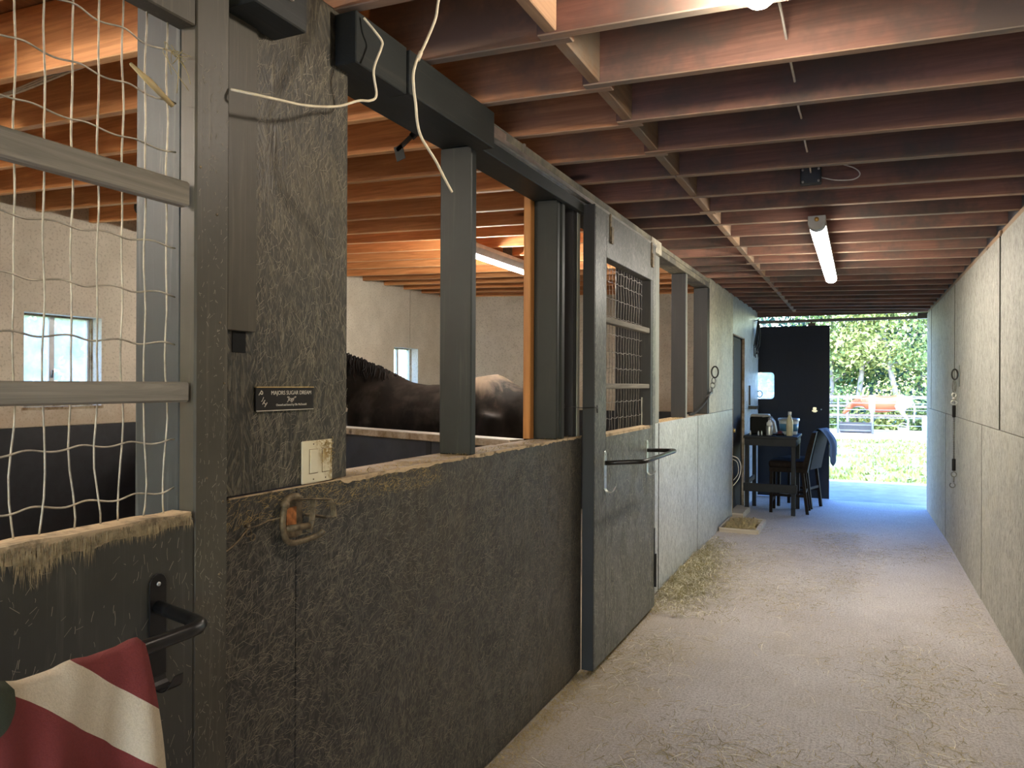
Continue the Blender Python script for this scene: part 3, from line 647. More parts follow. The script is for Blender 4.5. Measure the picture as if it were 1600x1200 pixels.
# nail heads
b = MB()
for (y, z) in ((1.238, 1.50), (1.235, 1.245), (1.225, 1.09), (1.215, 1.86), (1.225, 1.63), (1.19, 1.30), (1.17, 1.95)): b.lathe([(.0028, -1.2495), (.0028, -1.2482), (.0012, -1.2478)], (0, y, z), 8, 'x')
b.each('nail', M['rust'], d1)
# dried weed caught in the top corner
b = MB()
for i in range(9): b.tube(spline([(-1.255, 1.10, 2.165), (-1.245 + R_(-.01, .01), 1.10 + R_(-.03, .03), 2.165 + R_(-.03, .03)), (-1.24, 1.10 + R_(-.06, .05), 2.16 + R_(-.09, .04))], 3), .0008, 4)
b.build('caught_straw', M['straw2'], d1)
b = MB(); b.tube([(-1.285, 1.03, 2.118), (-1.285, 1.075, 2.098), (-1.285, 1.13, 2.07)], [.003, .007, .005], 6); b.build('splinter_stick', M['straw1'], d1)

# second stall door
d2o = sliding_door('door_2', 3.735, 5.01, 3.925, 4.935, -1.236, -1.298, dict(panel=M['door2'], stile=M['door2'], rail=M['door2'], wr=.0016, sag=1.6), 1.236, 2.185, 2.425,
                   [3.99 + .058 * k for k in range(0, 15)], [1.308, 1.401, 1.50, 1.595, 1.689, 1.788, 1.89, 1.995, 2.089, 2.16], [(1.478, 1.508), (1.838, 1.872)], M['w_bar'], M['wire_dark'], .03)
MB().box(-1.299, -1.2365, 3.722, 3.7345, .03, 2.43).build('leading_edge', M['black_z'], d2o, bevel=.002)
MB().box(-1.299, -1.2362, 4.88, 4.934, 1.237, 2.184).build('inner_stile', M['black_z'], d2o, bevel=.002)
MB().box(-1.30, -1.2355, 3.925, 4.88, 1.218, 1.2385).build('opening_sill', M['w_chew'], d2o, bevel=.003)
for y in (3.985, 4.885):
    b = MB(); b.box(-1.2355, -1.229, y - .012, y + .012, 2.28, 2.43); b.box(-1.2345, -1.224, y - .004, y + .03, 2.27, 2.36); b.lathe([(.022, -1.285), (.022, -1.270)], (0, y, 2.444), 14, 'x'); b.build('roller_hanger', M['rust'], d2o)
b = MB(); b.box(-1.2355, -1.231, 4.985, 5.005, .35, .55); b.box(-1.2355, -1.22, 4.99, 5.0, .16, .38); b.each('bottom_guide', M['black_metal'], d2o)
b = MB(); b.box(-1.292, -1.286, 4.86, 4.885, 1.24, 1.42); b.build('mesh_strip', M['steel'], d2o)
fibres('stuck_fibres', d2o, -1.2358, 3.94, 4.97, .1, 1.2, 900, M['straw3'], .01, .04, .9)
# wire hook that holds it to the post
tw = MB(); tw.tube(spline([(-1.330, 3.52, 1.395), (-1.300, 3.56, 1.392), (-1.290, 3.64, 1.385), (-1.262, 3.70, 1.382), (-1.236, 3.728, 1.385), (-1.232, 3.76, 1.38)], 5), .0022, 6)
tw.tube(arc((-1.325, 3.52, 1.395), .010, 0, 6.0, 10), .0018, 5); tw.tube([(-1.234, 3.765, 1.395), (-1.232, 3.765, 1.355)], .0025, 6)
tag(tw.build('hook_and_eye', M['black_metal']), 'thin dark wire hook and eye between the post and the sliding door', 'hook')

def blanket_bar(name, Y0, Y1, X, z, label, grp, near=True, r=.0125):
    o = (X, (Y0 + Y1) / 2, z); root = empty(name, o, label, 'bar', grp)
    out = .200; b = MB(o); c = .045
    P = [(X + .004, Y1, z), (X + .06, Y1 - .020, z + .003), (X + out - .045, Y1 - .052, z + .008), (X + out - .018, Y1 - .064, z + .009), (X + out - .004, Y1 - .082, z + .010), (X + out, Y1 - .11, z + .010)]
    P = P + [(px_, Y0 + Y1 - py_, pz_) for (px_, py_, pz_) in P[::-1]]
    b.tube(P, r, 12); b.build('bar', M['black_metal'] if near else M['steel_black'], root)
    for y in (Y0, Y1):
        b = MB(o); w = .020; x0, x1 = X, X + .004
        poly = [(y - w, z - .135), (y + w, z - .135), (y + w, z + .045)] + [(y + w * math.cos(a), z + .045 + w * math.sin(a)) for a in [PI * k / 8 for k in range(1, 8)]] + [(y - w, z + .045)]
        b.prism(poly, x0, x1); plate_ = b.build('mounting_plate', M['black_metal'] if near else M['steel'], root, bevel=.001)
        b = MB(o); hw = .018  # the plate's foot curls up into a hook
        Q = [(X + .002, z - .132)] + [(X + .028 - .026 * math.cos(a), z - .132 - .026 * math.sin(a)) for a in [PI * k / 10 for k in range(1, 9)]] + [(X + .060, z - .125)]
        for i in range(len(Q) - 1):
            (xa, za), (xb, zb) = Q[i], Q[i + 1]; ww = hw if i < 8 else hw * .55; wi = hw if i < 9 else hw * .5
            b.hexa([(xa, y - wi, za), (xa, y + wi, za), (xb, y + ww, zb), (xb, y - ww, zb), (xa, y - wi, za + .003), (xa, y + wi, za + .003), (xb, y + ww, zb + .003), (xb, y - ww, zb + .003)])
        b.build('hook', M['black_metal'] if near else M['steel'], root)
        b = MB(o)
        for dz in (.045, -.075): b.lathe([(.0045, X + .004), (.0045, X + .0055), (.002, X + .0065)], (0, y, z + dz), 8, 'x')
        b.each('screw', M['steel'], plate_)
M['steel_black'] = M['black_metal']
blanket_bar('blanket_bar', .22, 1.067, -1.2495, 1.062, 'black steel blanket bar on the nearest door, fleece hanging over it', 'blanket bars on the stall doors')
blanket_bar('blanket_bar', 3.905, 4.793, -1.2355, 1.083, 'empty blanket bar with pale hooks on the worn grey sliding door', 'blanket bars on the stall doors', near=False)

# fleece blanket draped over the near bar
bx, bz = -1.0495, 1.072
V = []; Fc = []; nu, nv = 64, 60; y1, y0 = .858, .30
for i in range(nu + 1):
    y = y0 + (y1 - y0) * i / nu
    for j in range(nv + 1):
        s = -.62 + 1.24 * j / nv   # distance over the bar: negative at the back
        rr = .0185 + .004 * max(0, math.sin(y * 60 + 1)) + .012 * math.exp(-((y - .61) / .035) ** 2)
        a = s / rr
        if abs(a) < PI / 2: x = rr * math.sin(a); z = rr * math.cos(a)
        else:
            q = abs(s) - rr * PI / 2; sg = 1 if s > 0 else -1
            fold = .016 * math.sin(y * 38 + q * 3) * min(1, q * 5) + .006 * math.sin(y * 90 + q * 9) * min(1, q * 6)
            x = sg * (rr + q * .10) + fold; z = -q * .98
        edge = .012 * math.sin(s * 7) * (1 if i == nu else 0)
        V.append((x, (y - y1) + edge, z))
for i in range(nu):
    for j in range(nv): k = i * (nv + 1) + j; Fc.append((k, k + nv + 1, k + nv + 2, k + 1))
m = bpy.data.meshes.new('fleece_blanket'); m.from_pydata(V, [], Fc); m.polygons.foreach_set('use_smooth', [True] * len(m.polygons))
fo = link('fleece_blanket', m, M['fleece'], None, loc=(bx, y1, bz), label='red cream and green fleece blanket draped over the near bar', cat='blanket')
sol = fo.modifiers.new('solid', 'SOLIDIFY'); sol.thickness = .004; sol.offset = 1

# ------------------------------------------------------------------ plaque, light switch, rusty latch on the near wall
def text(body, size, loc, parent, mat, off=(0, 0, 0), italic=0, rot=0, thick=.0003, name='lettering'):
    c = bpy.data.curves.new(name, 'FONT'); c.body = body; c.size = size; c.extrude = thick; c.shear = italic; c.align_x = 'CENTER'; c.align_y = 'CENTER'
    t = bpy.data.objects.new('tmp', c); COL.objects.link(t); dg = bpy.context.evaluated_depsgraph_get(); dg.update()
    m = bpy.data.meshes.new_from_object(t.evaluated_get(dg)); bpy.data.objects.remove(t)
    Rm = Matrix(((0, 0, 1, 0), (1, 0, 0, 0), (0, 1, 0, 0), (0, 0, 0, 1))) @ Matrix.Rotation(rot, 4, 'Z')
    m.transform(Matrix.Translation(Vector(loc) - Vector(off)) @ Rm); m.name = name
    o = link(name, m, mat, parent); return o
po = (XL, 1.508, 1.461); pl = empty('name_plaque', po, 'small black engraved name plaque with pale lettering on the dark near wall', 'plaque')
plq = MB(po).box(XL, XL + .006, 1.402, 1.613, 1.433, 1.490).build('plate', M['plaque'], pl, bevel=.001)
MB(po).box(XL + .0005, XL + .0075, 1.402, 1.613, 1.4895, 1.4925).build('dusty_top', M['dust'], pl)
MB(po).box(XL + .004, XL + .0072, 1.403, 1.612, 1.4325, 1.4345).build('lower_lip', M['engrave'], pl)
xt = XL + .0063
text('MAJORS SUGAR DREAM', .0142, (xt, 1.5285, 1.4765), plq, M['engrave'], po)
text('"Jogi"', .0155, (xt, 1.524, 1.461), plq, M['engrave'], po, italic=.4)
text('Owned and loved by Elle McDonald', .0078, (xt, 1.528, 1.4465), plq, M['engrave'], po)
text('P', .022, (xt, 1.4175, 1.4745), plq, M['engrave'], po, rot=-.7); text('H', .020, (xt, 1.431, 1.4505), plq, M['engrave'], po, rot=-.7); text('J', .014, (xt, 1.425, 1.462), plq, M['engrave'], po, rot=-.5)
so = (XL, 1.632, 1.293); sw = empty('light_switch', so, 'ivory double light switch plate caked with straw dust', 'switch')
swp = None
b = MB(so); b.box(XL, XL + .006, 1.570, 1.694, 1.237, 1.3495); b.build('cover_plate', M['ivory'], sw, bevel=.003, seg=2)
for i, (ya, yb) in enumerate(((1.598, 1.630), (1.650, 1.680))):
    b = MB(so); b.box(XL + .0055, XL + .0068, ya - .0015, yb + .0015, 1.262, 1.327); rf_ = b.build('rocker_frame', M['w_frame'], sw)
    b = MB(so); b.hexa([(XL + .006, ya, 1.2635), (XL + .0085, ya, 1.2635), (XL + .0085, yb, 1.2635), (XL + .006, yb, 1.2635), (XL + .006, ya, 1.3255), (XL + .0115, ya, 1.3255), (XL + .0115, yb, 1.3255), (XL + .006, yb, 1.3255)]); b.build('rocker', M['ivory'], rf_, bevel=.001)
b = MB(so)
for (y, z) in ((1.614, 1.247), (1.664, 1.247), (1.614, 1.340)): b.lathe([(.002, XL + .006), (.002, XL + .0072)], (0, y, z), 8, 'x')
b.each('screw', M['rust'], sw)
b = MB(so)
for i in range(60):
    y = R_(1.645, 1.694); z = R_(1.29, 1.347); a = R_(0, 6); L = R_(.004, .012); b.tube([(XL + .0075, y, z), (XL + R_(.009, .013), y + L * math.cos(a) / 2, z + L * math.sin(a) / 2), (XL + .0075, y + L * math.cos(a), z + L * math.sin(a))], .0006, 4)
tag(b.build('caked_straw', M['dust'], sw), kind='stuff')
# rusty door latch / tie ring
lo_ = (XL, 1.53, 1.16); lt = empty('rusty_latch', lo_, 'rusty iron latch with square ring and catch below the light switch', 'latch')
X = XL
MB(lo_).box(X, X + .004, 1.500, 1.575, 1.105, 1.21).build('back_plate', M['rust'], lt, bevel=.002)
MB(lo_).box(X + .0042, X + .006, 1.512, 1.548, 1.135, 1.185).build('worn_centre', M['rust2'], lt)
b = MB(lo_); xr = X + .022
b.tube(spline([(xr, 1.485, 1.195), (xr, 1.478, 1.15), (xr, 1.490, 1.112), (xr, 1.515, 1.098), (xr + .01, 1.55, 1.10), (xr + .022, 1.59, 1.108), (xr + .03, 1.600, 1.118)], 5), .0078, 8)
b.tube(spline([(xr, 1.485, 1.195), (xr - .002, 1.497, 1.210), (xr - .004, 1.525, 1.214), (xr - .006, 1.55, 1.205)], 4), .0095, 8); b.lathe([(.0001, -.011), (.011, -.006), (.011, .006), (.0001, .011)], (xr, 1.487, 1.198), 10, 'x'); b.build('ring', M['rust'], lt)
b = MB(lo_); b.tube([(xr, 1.490, 1.138), (xr + .018, 1.560, 1.136)], .0085, 8); b.build('lower_pin', M['rust'], lt)
b = MB(lo_)
for P in ([(X + .010, 1.530, 1.206), (X + .042, 1.590, 1.200), (X + .055, 1.618, 1.196), (X + .062, 1.625, 1.180), (X + .064, 1.627, 1.150), (X + .05, 1.612, 1.150), (X + .01, 1.575, 1.160)], [(X + .040, 1.572, 1.200), (X + .044, 1.566, 1.180), (X + .046, 1.560, 1.15), (X + .04, 1.556, 1.12), (X + .012, 1.552, 1.11)]):
    for i in range(len(P) - 1): b.beam(P[i], P[i + 1], .004, .018, up=(1, 0, .2))
b.build('catch_strap', M['rust'], lt, bevel=.0008)
# tie strap left of the latch
b = MB(); b.tube(spline([(-1.300, 1.292, 1.118), (-1.30, 1.33, 1.135), (-1.302, 1.365, 1.158), (-1.305, 1.40, 1.160), (-1.308, 1.44, 1.165), (-1.300, 1.475, 1.168)], 5), .0022, 6)
b.tube(arc((-1.304, 1.370, 1.148), .009, 0, 6.1, 10), .002, 6, True); b.tube(arc((-1.303, 1.382, 1.136), .008, 0, 6.1, 10, 'yz'), .002, 6, True); b.lathe([(.0045, -1.306), (.0045, -1.294)], (0, 1.361, 1.166), 8, 'x')
tag(b.build('twine_with_rings', M['rust']), 'short brown twine with two small rings tied left of the rusty latch', 'twine')
# a square hole cut under the trim board
MB().box(-1.3192, -1.3182, 1.330, 1.372, 1.572, 1.6215).build('cut_hole', M['rubber'], wl)

# ------------------------------------------------------------------ loose cables in the foreground
b = MB(); Pc = [(-1.245, 1.249, 2.139), (-1.2, 1.276, 2.130), (-1.2, 1.34, 2.142), (-1.2, 1.445, 2.163), (-1.2, 1.56, 2.200), (-1.2, 1.648, 2.244), (-1.2, 1.700, 2.262), (-1.2, 1.730, 2.288), (-1.2, 1.717, 2.35), (-1.2, 1.750, 2.42), (-1.2, 1.756, 2.444), (-1.21, 1.735, 2.466), (-1.235, 1.72, 2.50)]
b.tube(spline(Pc, 6), .0034, 8); tag(b.build('loose_cable', M['cable']), 'cream cable looping from the dark door frame up to the boxed track', 'cable')
b = MB(); Pc = [(-1.0, 1.73, 2.53), (-1.0, 1.716, 2.49), (-1.0, 1.703, 2.443), (-1.0, 1.655, 2.362), (-1.0, 1.628, 2.322), (-1.0, 1.612, 2.299), (-1.0, 1.598, 2.262), (-1.0, 1.601, 2.225), (-1.0, 1.610, 2.19), (-1.0, 1.618, 2.148), (-1.0, 1.640, 2.116), (-1.0, 1.706, 2.08), (-1.0, 1.755, 2.045), (-1.0, 1.795, 2.018)]
b.tube(spline(Pc, 6), .0036, 8); b.tube([(-1.0, 1.633, 2.33), (-1.0, 1.618, 2.305)], .0055, 8); tag(b.build('hanging_cable', M['cable']), 'cream cable end dangling free from the ceiling joists', 'cable')

# ------------------------------------------------------------------ lamps
lo1 = (-.215, 5.75, 2.42); L1 = empty('batten_light', lo1, 'long lit vapour-proof batten light under the aisle joists', 'light')
b = MB(lo1); x0, x1 = -.262, -.174; b.prism([(x0, 2.445), (x1, 2.445), (x1, 2.405), (x0, 2.405)], 4.55, 6.98, 'y'); b.build('housing', M['plastic_grey'], L1, bevel=.004)
cx = (x0 + x1) / 2; hw = (x1 - x0) / 2; arcp = [(cx + hw * math.cos(a), 2.405 + .036 * math.sin(a)) for a in [PI + PI * k / 10 for k in range(11)]]
b = MB(lo1); b.prism(arcp, 4.62, 6.97, 'y'); b.build('diffuser', M['tube'], L1)
b = MB(lo1); b.prism([(cx + (hw + .002) * math.cos(a), 2.405 + .038 * math.sin(a)) for a in [PI + PI * k / 10 for k in range(11)]] + [(x1 + .002, 2.447), (x0 - .002, 2.447)], 4.545, 4.618, 'y'); b.build('end_cap', M['plastic_grey'], L1, bevel=.002)
b = MB(lo1); b.lathe([(.012, 4.535), (.012, 4.546)], (cx, 0, 2.425), 12, 'y'); b.build('gland', M['brass'], L1)
b = MB(lo1); b.box(cx - .02, cx + .02, 5.0, 5.04, 2.445, 2.50); b.box(cx - .02, cx + .02, 6.5, 6.54, 2.445, 2.50); b.each('bracket', M['plastic_grey'], L1)
# junction box + cable loop before it
jo = (-.225, 4.125, 2.56); jb = empty('junction_box', jo, 'dark junction box with a cable loop on the aisle joist before the batten light', 'box')
MB(jo).box(-.275, -.175, 4.085, 4.127, 2.512, 2.60).build('box', M['box_dark'], jb, bevel=.006)
b = MB(jo)
for (x, z) in ((-.262, 2.525), (-.188, 2.525), (-.262, 2.585), (-.188, 2.585)): b.lathe([(.006, 4.08), (.006, 4.086)], (x, 0, z), 8, 'y')
b.each('screw', M['steel'], jb)
b = MB(jo); b.tube(spline([(-.18, 4.10, 2.545), (-.11, 4.07, 2.515), (-.03, 4.05, 2.505), (.0, 4.04, 2.525), (-.03, 4.04, 2.56), (-.12, 4.05, 2.60)], 6), .003, 6); b.build('cable_loop', M['cable_w'], jb)
b = MB()
ysn = [1.9, 2.04]
b.tube(spline([(-.215, 1.93, 2.60), (-.212, 2.04, 2.57), (-.21, 2.25, 2.585), (-.205, 2.44, 2.555), (-.208, 2.66, 2.56), (-.21, 2.84, 2.57), (-.212, 3.05, 2.55), (-.215, 3.26, 2.575), (-.215, 3.48, 2.545), (-.218, 3.68, 2.56), (-.22, 3.90, 2.56), (-.225, 4.09, 2.57)], 5), .0042, 6)
tag(b.build('joist_cable', M['cable_w']), 'pale cable threaded through the aisle joists from bulb to junction box', 'cable')
# jar bulb
bo = (-.226, 1.955, 2.55); B1 = empty('bulb_lamp', bo, 'glowing round bulb lamp at the top edge of the picture', 'light')
MB(bo).lathe([(.02, 2.57), (.055, 2.57), (.055, 2.545), (.04, 2.528), (.03, 2.52)], (bo[0], bo[1], 0), 20).build('lampholder', M['white_pl'], B1)
MB(bo).lathe([(.028, 2.519), (.042, 2.500), (.046, 2.478), (.040, 2.452), (.022, 2.436), (.004, 2.432)], (bo[0], bo[1], 0), 24).build('bulb', M['bulb'], B1)
bo2 = (-.222, -1.35, 2.55); B2 = empty('bulb_lamp', bo2, 'round bulb lamp added behind the viewer for fill light, out of the picture', 'light')  # unseen bulb, added to warm and fill the near aisle
MB(bo2).lathe([(.02, 2.57), (.055, 2.57), (.055, 2.545), (.04, 2.528), (.03, 2.52)], (bo2[0], bo2[1], 0), 20).build('lampholder', M['white_pl'], B2)
MB(bo2).lathe([(.028, 2.519), (.042, 2.500), (.046, 2.478), (.040, 2.452), (.022, 2.436), (.004, 2.432)], (bo2[0], bo2[1], 0), 24).build('bulb', M['bulb'], B2)
# stall tube lights
def stall_light(c, L, label):
    x, y, z = c; r = empty('tube_light', c, label, 'light', 'tube lights over the stalls')
    MB(c).prism([(x - .065, z + .075), (x + .065, z + .075), (x + .065, z + .045), (x + .03, z + .002), (x - .03, z + .002), (x - .065, z + .045)], y - L / 2, y + L / 2, 'y').build('housing', M['white_pl'], r, bevel=.003)
    MB(c).tube([(x, y - L / 2 + .02, z - .013), (x, y + L / 2 - .02, z - .013)], .012, 10).build('tube', M['tube_stall'], r)
    b = MB(c)
    for s in (-1, 1): b.box(x - .02, x + .02, y + s * L * .35 - .01, y + s * L * .35 + .01, z + .05, z + .10)
    b.each('bracket', M['plastic_grey'], r)
stall_light((-2.665, 5.56, 2.485), 1.22, 'lit tube light over the dark horse, seen past the square post')
stall_light((-2.9, .55, 2.50), 1.22, 'lit tube light over the near stall, out of the picture to the left')
b = MB(); o = (-2.6, 5.95, 2.6); b.box(-2.70, -2.62, 5.72, 5.75, 2.56, 2.64)
b.build('conduit_box', M['chain'], label='small metal conduit box above the stall tube light', cat='box')
# cables and boxes in the near stall ceiling
b = MB()
for k, dz in enumerate((0, .018, .036)):
    b.tube(spline([(-1.60, 1.845, 2.665 + dz), (-2.1, 1.842 , 2.66 + dz), (-2.55, 1.843, 2.635 + dz * .7), (-2.9, 1.842, 2.60 + dz * .4), (-3.1, 1.84, 2.60)], 6), .0045, 6)
tag(b.build('stapled_cables', M['cable_w']), 'three white cables stapled along a joist over the near stall', 'cable')
eo = (-3.12, 1.80, 2.60); eb = empty('ceiling_box', eo, 'round metal ceiling box where the white cables end over the near stall', 'box')
MB(eo).lathe([(.055, 2.56), (.058, 2.565), (.058, 2.60), (.05, 2.605)], (eo[0], eo[1], 0), 18).build('box', M['chain'], eb)
MB(eo).lathe([(.02, 2.54), (.035, 2.545), (.035, 2.56)], (eo[0], eo[1], 0), 14).build('holder', M['white_pl'], eb)
MB().lathe([(.001, 3.635), (.05, 3.64), (.06, 3.655)], (-5.0 + .55, 0, 2.70), 18, 'y').build('round_vent', M['box_dark'], ceil)
# bracket of dark iron on stall joist near left opening
b = MB(); b.beam((-1.77, 2.8785, 2.625), (-1.81, 2.8785, 2.595), .004, .035); b.beam((-1.80, 2.8785, 2.605), (-1.885, 2.8785, 2.545), .004, .022); b.beam((-1.88, 2.8785, 2.565), (-1.862, 2.8785, 2.50), .004, .045)
tag(b.build('iron_bracket', M['box_dark']), 'dark iron strap bracket fixed to a joist above the half wall', 'bracket')

# ------------------------------------------------------------------ horses
def horse(name, label, mat, loc, rz, neck, head_len=.56, mane_down=True, scale=1.0, side=0.0, group=None):
    """front towards -x. neck: list of (x, y, z, half width, half height) from chest to poll, then head sections"""
    bm = bmesh.new()
    def loft(secs, n=20, vert=False):
        rings = []
        P = [Vector(s[:3]) for s in secs]
        for i, s in enumerate(secs):
            t = (P[min(i + 1, len(P) - 1)] - P[max(i - 1, 0)]).normalized()
            side_ = Vector((0, 1, 0)) if not vert else Vector((1, 0, 0))
            u = (side_ - t * side_.dot(t)).normalized(); w = t.cross(u)
            rings.append([bm.verts.new(P[i] + u * s[3] * math.cos(2 * PI * k / n) + w * s[4] * math.sin(2 * PI * k / n)) for k in range(n)])
        for a, c in zip(rings[:-1], rings[1:]):
            for k in range(n): bm.faces.new((a[k], a[(k + 1) % n], c[(k + 1) % n], c[k]))
        bm.faces.new(rings[0][::-1]); bm.faces.new(rings[-1])
    body = [(.84, 0, 1.12, .08, .10), (.79, 0, 1.17, .17, .20), (.68, 0, 1.205, .255, .265), (.48, 0, 1.265, .295, .325), (.28, 0, 1.232, .305, .322), (.08, 0, 1.19, .30, .315), (-.15, 0, 1.16, .305, .335), (-.38, 0, 1.17, .295, .355), (-.55, 0, 1.20, .265, .365), (-.70, 0, 1.21, .24, .34), (-.84, 0, 1.20, .19, .27), (-.92, 0, 1.20, .12, .17)]
    loft(body); loft(neck)
    for s in (-1, 1):
        # hind leg: haunch, stifle forward at the belly, hock backward, vertical cannon
        loft([(.58, .13 * s, 1.25, .14, .22), (.54, .15 * s, 1.05, .125, .20), (.50, .155 * s, .88, .095, .145), (.58, .15 * s, .72, .065, .085), (.70, .145 * s, .57, .045, .062), (.735, .14 * s, .50, .040, .055), (.715, .14 * s, .40, .032, .036), (.70, .14 * s, .24, .030, .034), (.695, .14 * s, .16, .038, .042), (.67, .14 * s, .10, .034, .036), (.655, .14 * s, .07, .046, .055), (.64, .14 * s, .0, .060, .070)], 14, True)
        loft([(-.60, .12 * s, 1.15, .11, .18), (-.62, .145 * s, .98, .095, .13), (-.62, .15 * s, .85, .070, .085), (-.62, .15 * s, .68, .052, .060), (-.62, .15 * s, .52, .043, .050), (-.625, .15 * s, .46, .044, .046), (-.62, .15 * s, .36, .030, .034), (-.62, .15 * s, .23, .028, .032), (-.62, .15 * s, .16, .036, .040), (-.645, .15 * s, .10, .033, .036), (-.655, .15 * s, .07, .045, .052), (-.67, .15 * s, .0, .058, .066)], 14, True)
    # ears
    hp = Vector(neck[-5][:3])
    for s in (-1, 1):
        e = hp + Vector((.02, .055 * s, .10)); loft([(e.x + .02, e.y, e.z - .05, .03, .022), (e.x, e.y, e.z + .01, .032, .02), (e.x - .01, e.y + .005 * s, e.z + .06, .022, .014), (e.x - .015, e.y, e.z + .10, .004, .004)], 8, True)
    me = bpy.data.meshes.new(name); bm.to_mesh(me); bm.free()
    t = bpy.data.objects.new('tmp', me); COL.objects.link(t)
    rm = t.modifiers.new('r', 'REMESH'); rm.mode = 'VOXEL'; rm.voxel_size = .022; sm = t.modifiers.new('s', 'SMOOTH'); sm.factor = .6; sm.iterations = 7
    dg = bpy.context.evaluated_depsgraph_get(); dg.update(); m = bpy.data.meshes.new_from_object(t.evaluated_get(dg)); bpy.data.objects.remove(t)
    m.polygons.foreach_set('use_smooth', [True] * len(m.polygons)); m.materials.clear()
    root = empty(name, loc, label, 'horse', group, rz=rz); root.scale = (scale,) * 3
    m.name = 'body'; link('body', m, mat, root)
    # eyes, nostrils
    b = MB(); h = Vector(neck[-4][:3]); g = Vector(neck[-1][:3]); ax = (g - h).normalized(); hw = neck[-4][3]
    for s in (-1, 1): b.lathe([(.001, -.018), (.014, -.01), (.018, 0), (.014, .01), (.001, .018)], (h.x + ax.x * .04, h.y + s * (hw * .86), h.z + ax.z * .04 + .03), 10, 'y')
    b.each('eye', M['rubber'], root)
    b = MB()
    for s in (-1, 1): b.lathe([(.013, -.004), (.013, .004)], (g.x - .01, g.y + s * .042, g.z + .02), 10, 'y')
    b.each('nostril', M['rubber'], root)
    # mane: locks hanging from the crest
    b = MB(); cr = []
    nn_ = [Vector((s[0], s[1], s[2] + s[4] * .97)) for s in neck[:-4]]; nn_ = spline(nn_, 10)
    for p in nn_[2:]:
        for q in range(7):
            s = 1 if q % 2 else -1
            if q > 4: s = -1
            L = R_(.08, .22); y0_ = R_(-.012, .012); x_ = R_(-.02, .02)
            b.tube(spline([(p.x + x_, p.y + y0_, p.z - .02), (p.x + x_ + R_(-.01, .02), p.y + s * .035, p.z + R_(.0, .02)), (p.x + x_ + R_(0, .05), p.y + s * R_(.06, .10), p.z - L * .5), (p.x + x_ + R_(0, .08), p.y + s * R_(.08, .13), p.z - L)], 2), [.006, .007, .007, .006, .005, .003, .001], 4)
    tag(b.build('mane', M['mane'] if mat is M['bay'] else M['pinto'], root), kind='stuff')
    b = MB()
    for q in range(60):
        y_ = R_(-.03, .03); b.tube(spline([(.84, y_ * .5, 1.30), (.93, y_, 1.22 + R_(-.02, .02)), (.95 + R_(-.02, .03), y_ * 1.5, .9), (.93 + R_(-.05, .04), y_ * 2, R_(.40, .6))], 3), [.01, .012, .012, .012, .011, .01, .009, .007, .005, .001], 5)
    tag(b.build('tail', M['mane'] if mat is M['bay'] else M['pinto'], root), kind='stuff')
    return root
neck_a = [(-.42, 0, 1.28, .15, .26), (-.62, 0, 1.36, .135, .27), (-.82, 0, 1.455, .115, .245), (-1.00, -.02, 1.545, .10, .215), (-1.15, -.07, 1.63, .09, .18), (-1.26, -.14, 1.69, .085, .14),
          (-1.33, -.22, 1.66, .095, .125), (-1.38, -.30, 1.56, .092, .125), (-1.42, -.38, 1.42, .07, .095), (-1.45, -.43, 1.30, .058, .070), (-1.46, -.46, 1.22, .055, .060)]
horse('horse', 'dark bay horse standing in the stall behind the half wall', M['bay'], (-3.2, 5.62, 0), 0, neck_a)
neck_b = [(-.42, 0, 1.26, .15, .26), (-.64, 0, 1.28, .135, .25), (-.86, 0, 1.27, .115, .215), (-1.06, 0, 1.25, .10, .18), (-1.24, 0, 1.21, .09, .15), (-1.36, 0, 1.15, .085, .135),
          (-1.42, 0, 1.08, .09, .12), (-1.50, 0, .99, .09, .12), (-1.60, 0, .88, .07, .09), (-1.68, 0, .80, .058, .068), (-1.72, 0, .76, .053, .058)]
horse('pinto_horse', 'chestnut and white horse walking behind the corral panels outside', M['pinto'], (.95, 30.1, -.15), 0, neck_b, scale=.86)

# ------------------------------------------------------------------ crossties and chains
def ring(b, c, ry, rz_, r, plane='yz', n=16, rot=0):
    P = []
    for k in range(n):
        a = 2 * PI * k / n; p = ry * math.cos(a); q = rz_ * math.sin(a); 
        P.append(Vector(c) + (Vector((0, p, q)) if plane == 'yz' else Vector((p, 0, q))))
    b.tube(P, r, 6, True)
co = (.775, 7.60, 1.63); ct = empty('crosstie', co, 'crosstie with ring, swivels and hanging snap on the pale right wall', 'crosstie')
MB(co).box(.779, .785, 7.50, 7.56, 1.50, 1.68).build('wall_plate', M['chain'], ct, bevel=.001)
b = MB(co); ring(b, (.756, 7.62, 1.605), .022, .045, .0075, 'xz'); b.build('ring', M['black_metal'], ct)
b = MB(co); ring(b, (.752, 7.62, 1.50), .012, .055, .006, 'xz'); b.build('snap', M['chain'], ct)
b = MB(co); ring(b, (.752, 7.62, 1.425), .016, .020, .006, 'xz'); b.lathe([(.016, 1.38), (.02, 1.40), (.012, 1.41)], (.752, 7.62, 0), 10); ring(b, (.752, 7.62, 1.36), .024, .018, .005, 'xz'); b.each('swivel', M['steel'], ct)
MB(co).lathe([(.012, 1.335), (.014, 1.33), (.014, 1.235), (.010, 1.23)], (.752, 7.62, 0), 10).build('sleeve', M['rubber'], ct)
b = MB(co); b.tube([(.752, 7.62, 1.23), (.752, 7.62, .86)], .006, 6)
for k in range(18): b.lathe([(.008, 1.22 - k * .02), (.008, 1.212 - k * .02)], (.752, 7.62, 0), 6)
b.build('cable', M['chain'], ct)
MB(co).lathe([(.012, .87), (.015, .865), (.015, .77), (.010, .765)], (.752, 7.62, 0), 10).build('sleeve', M['rubber'], ct)
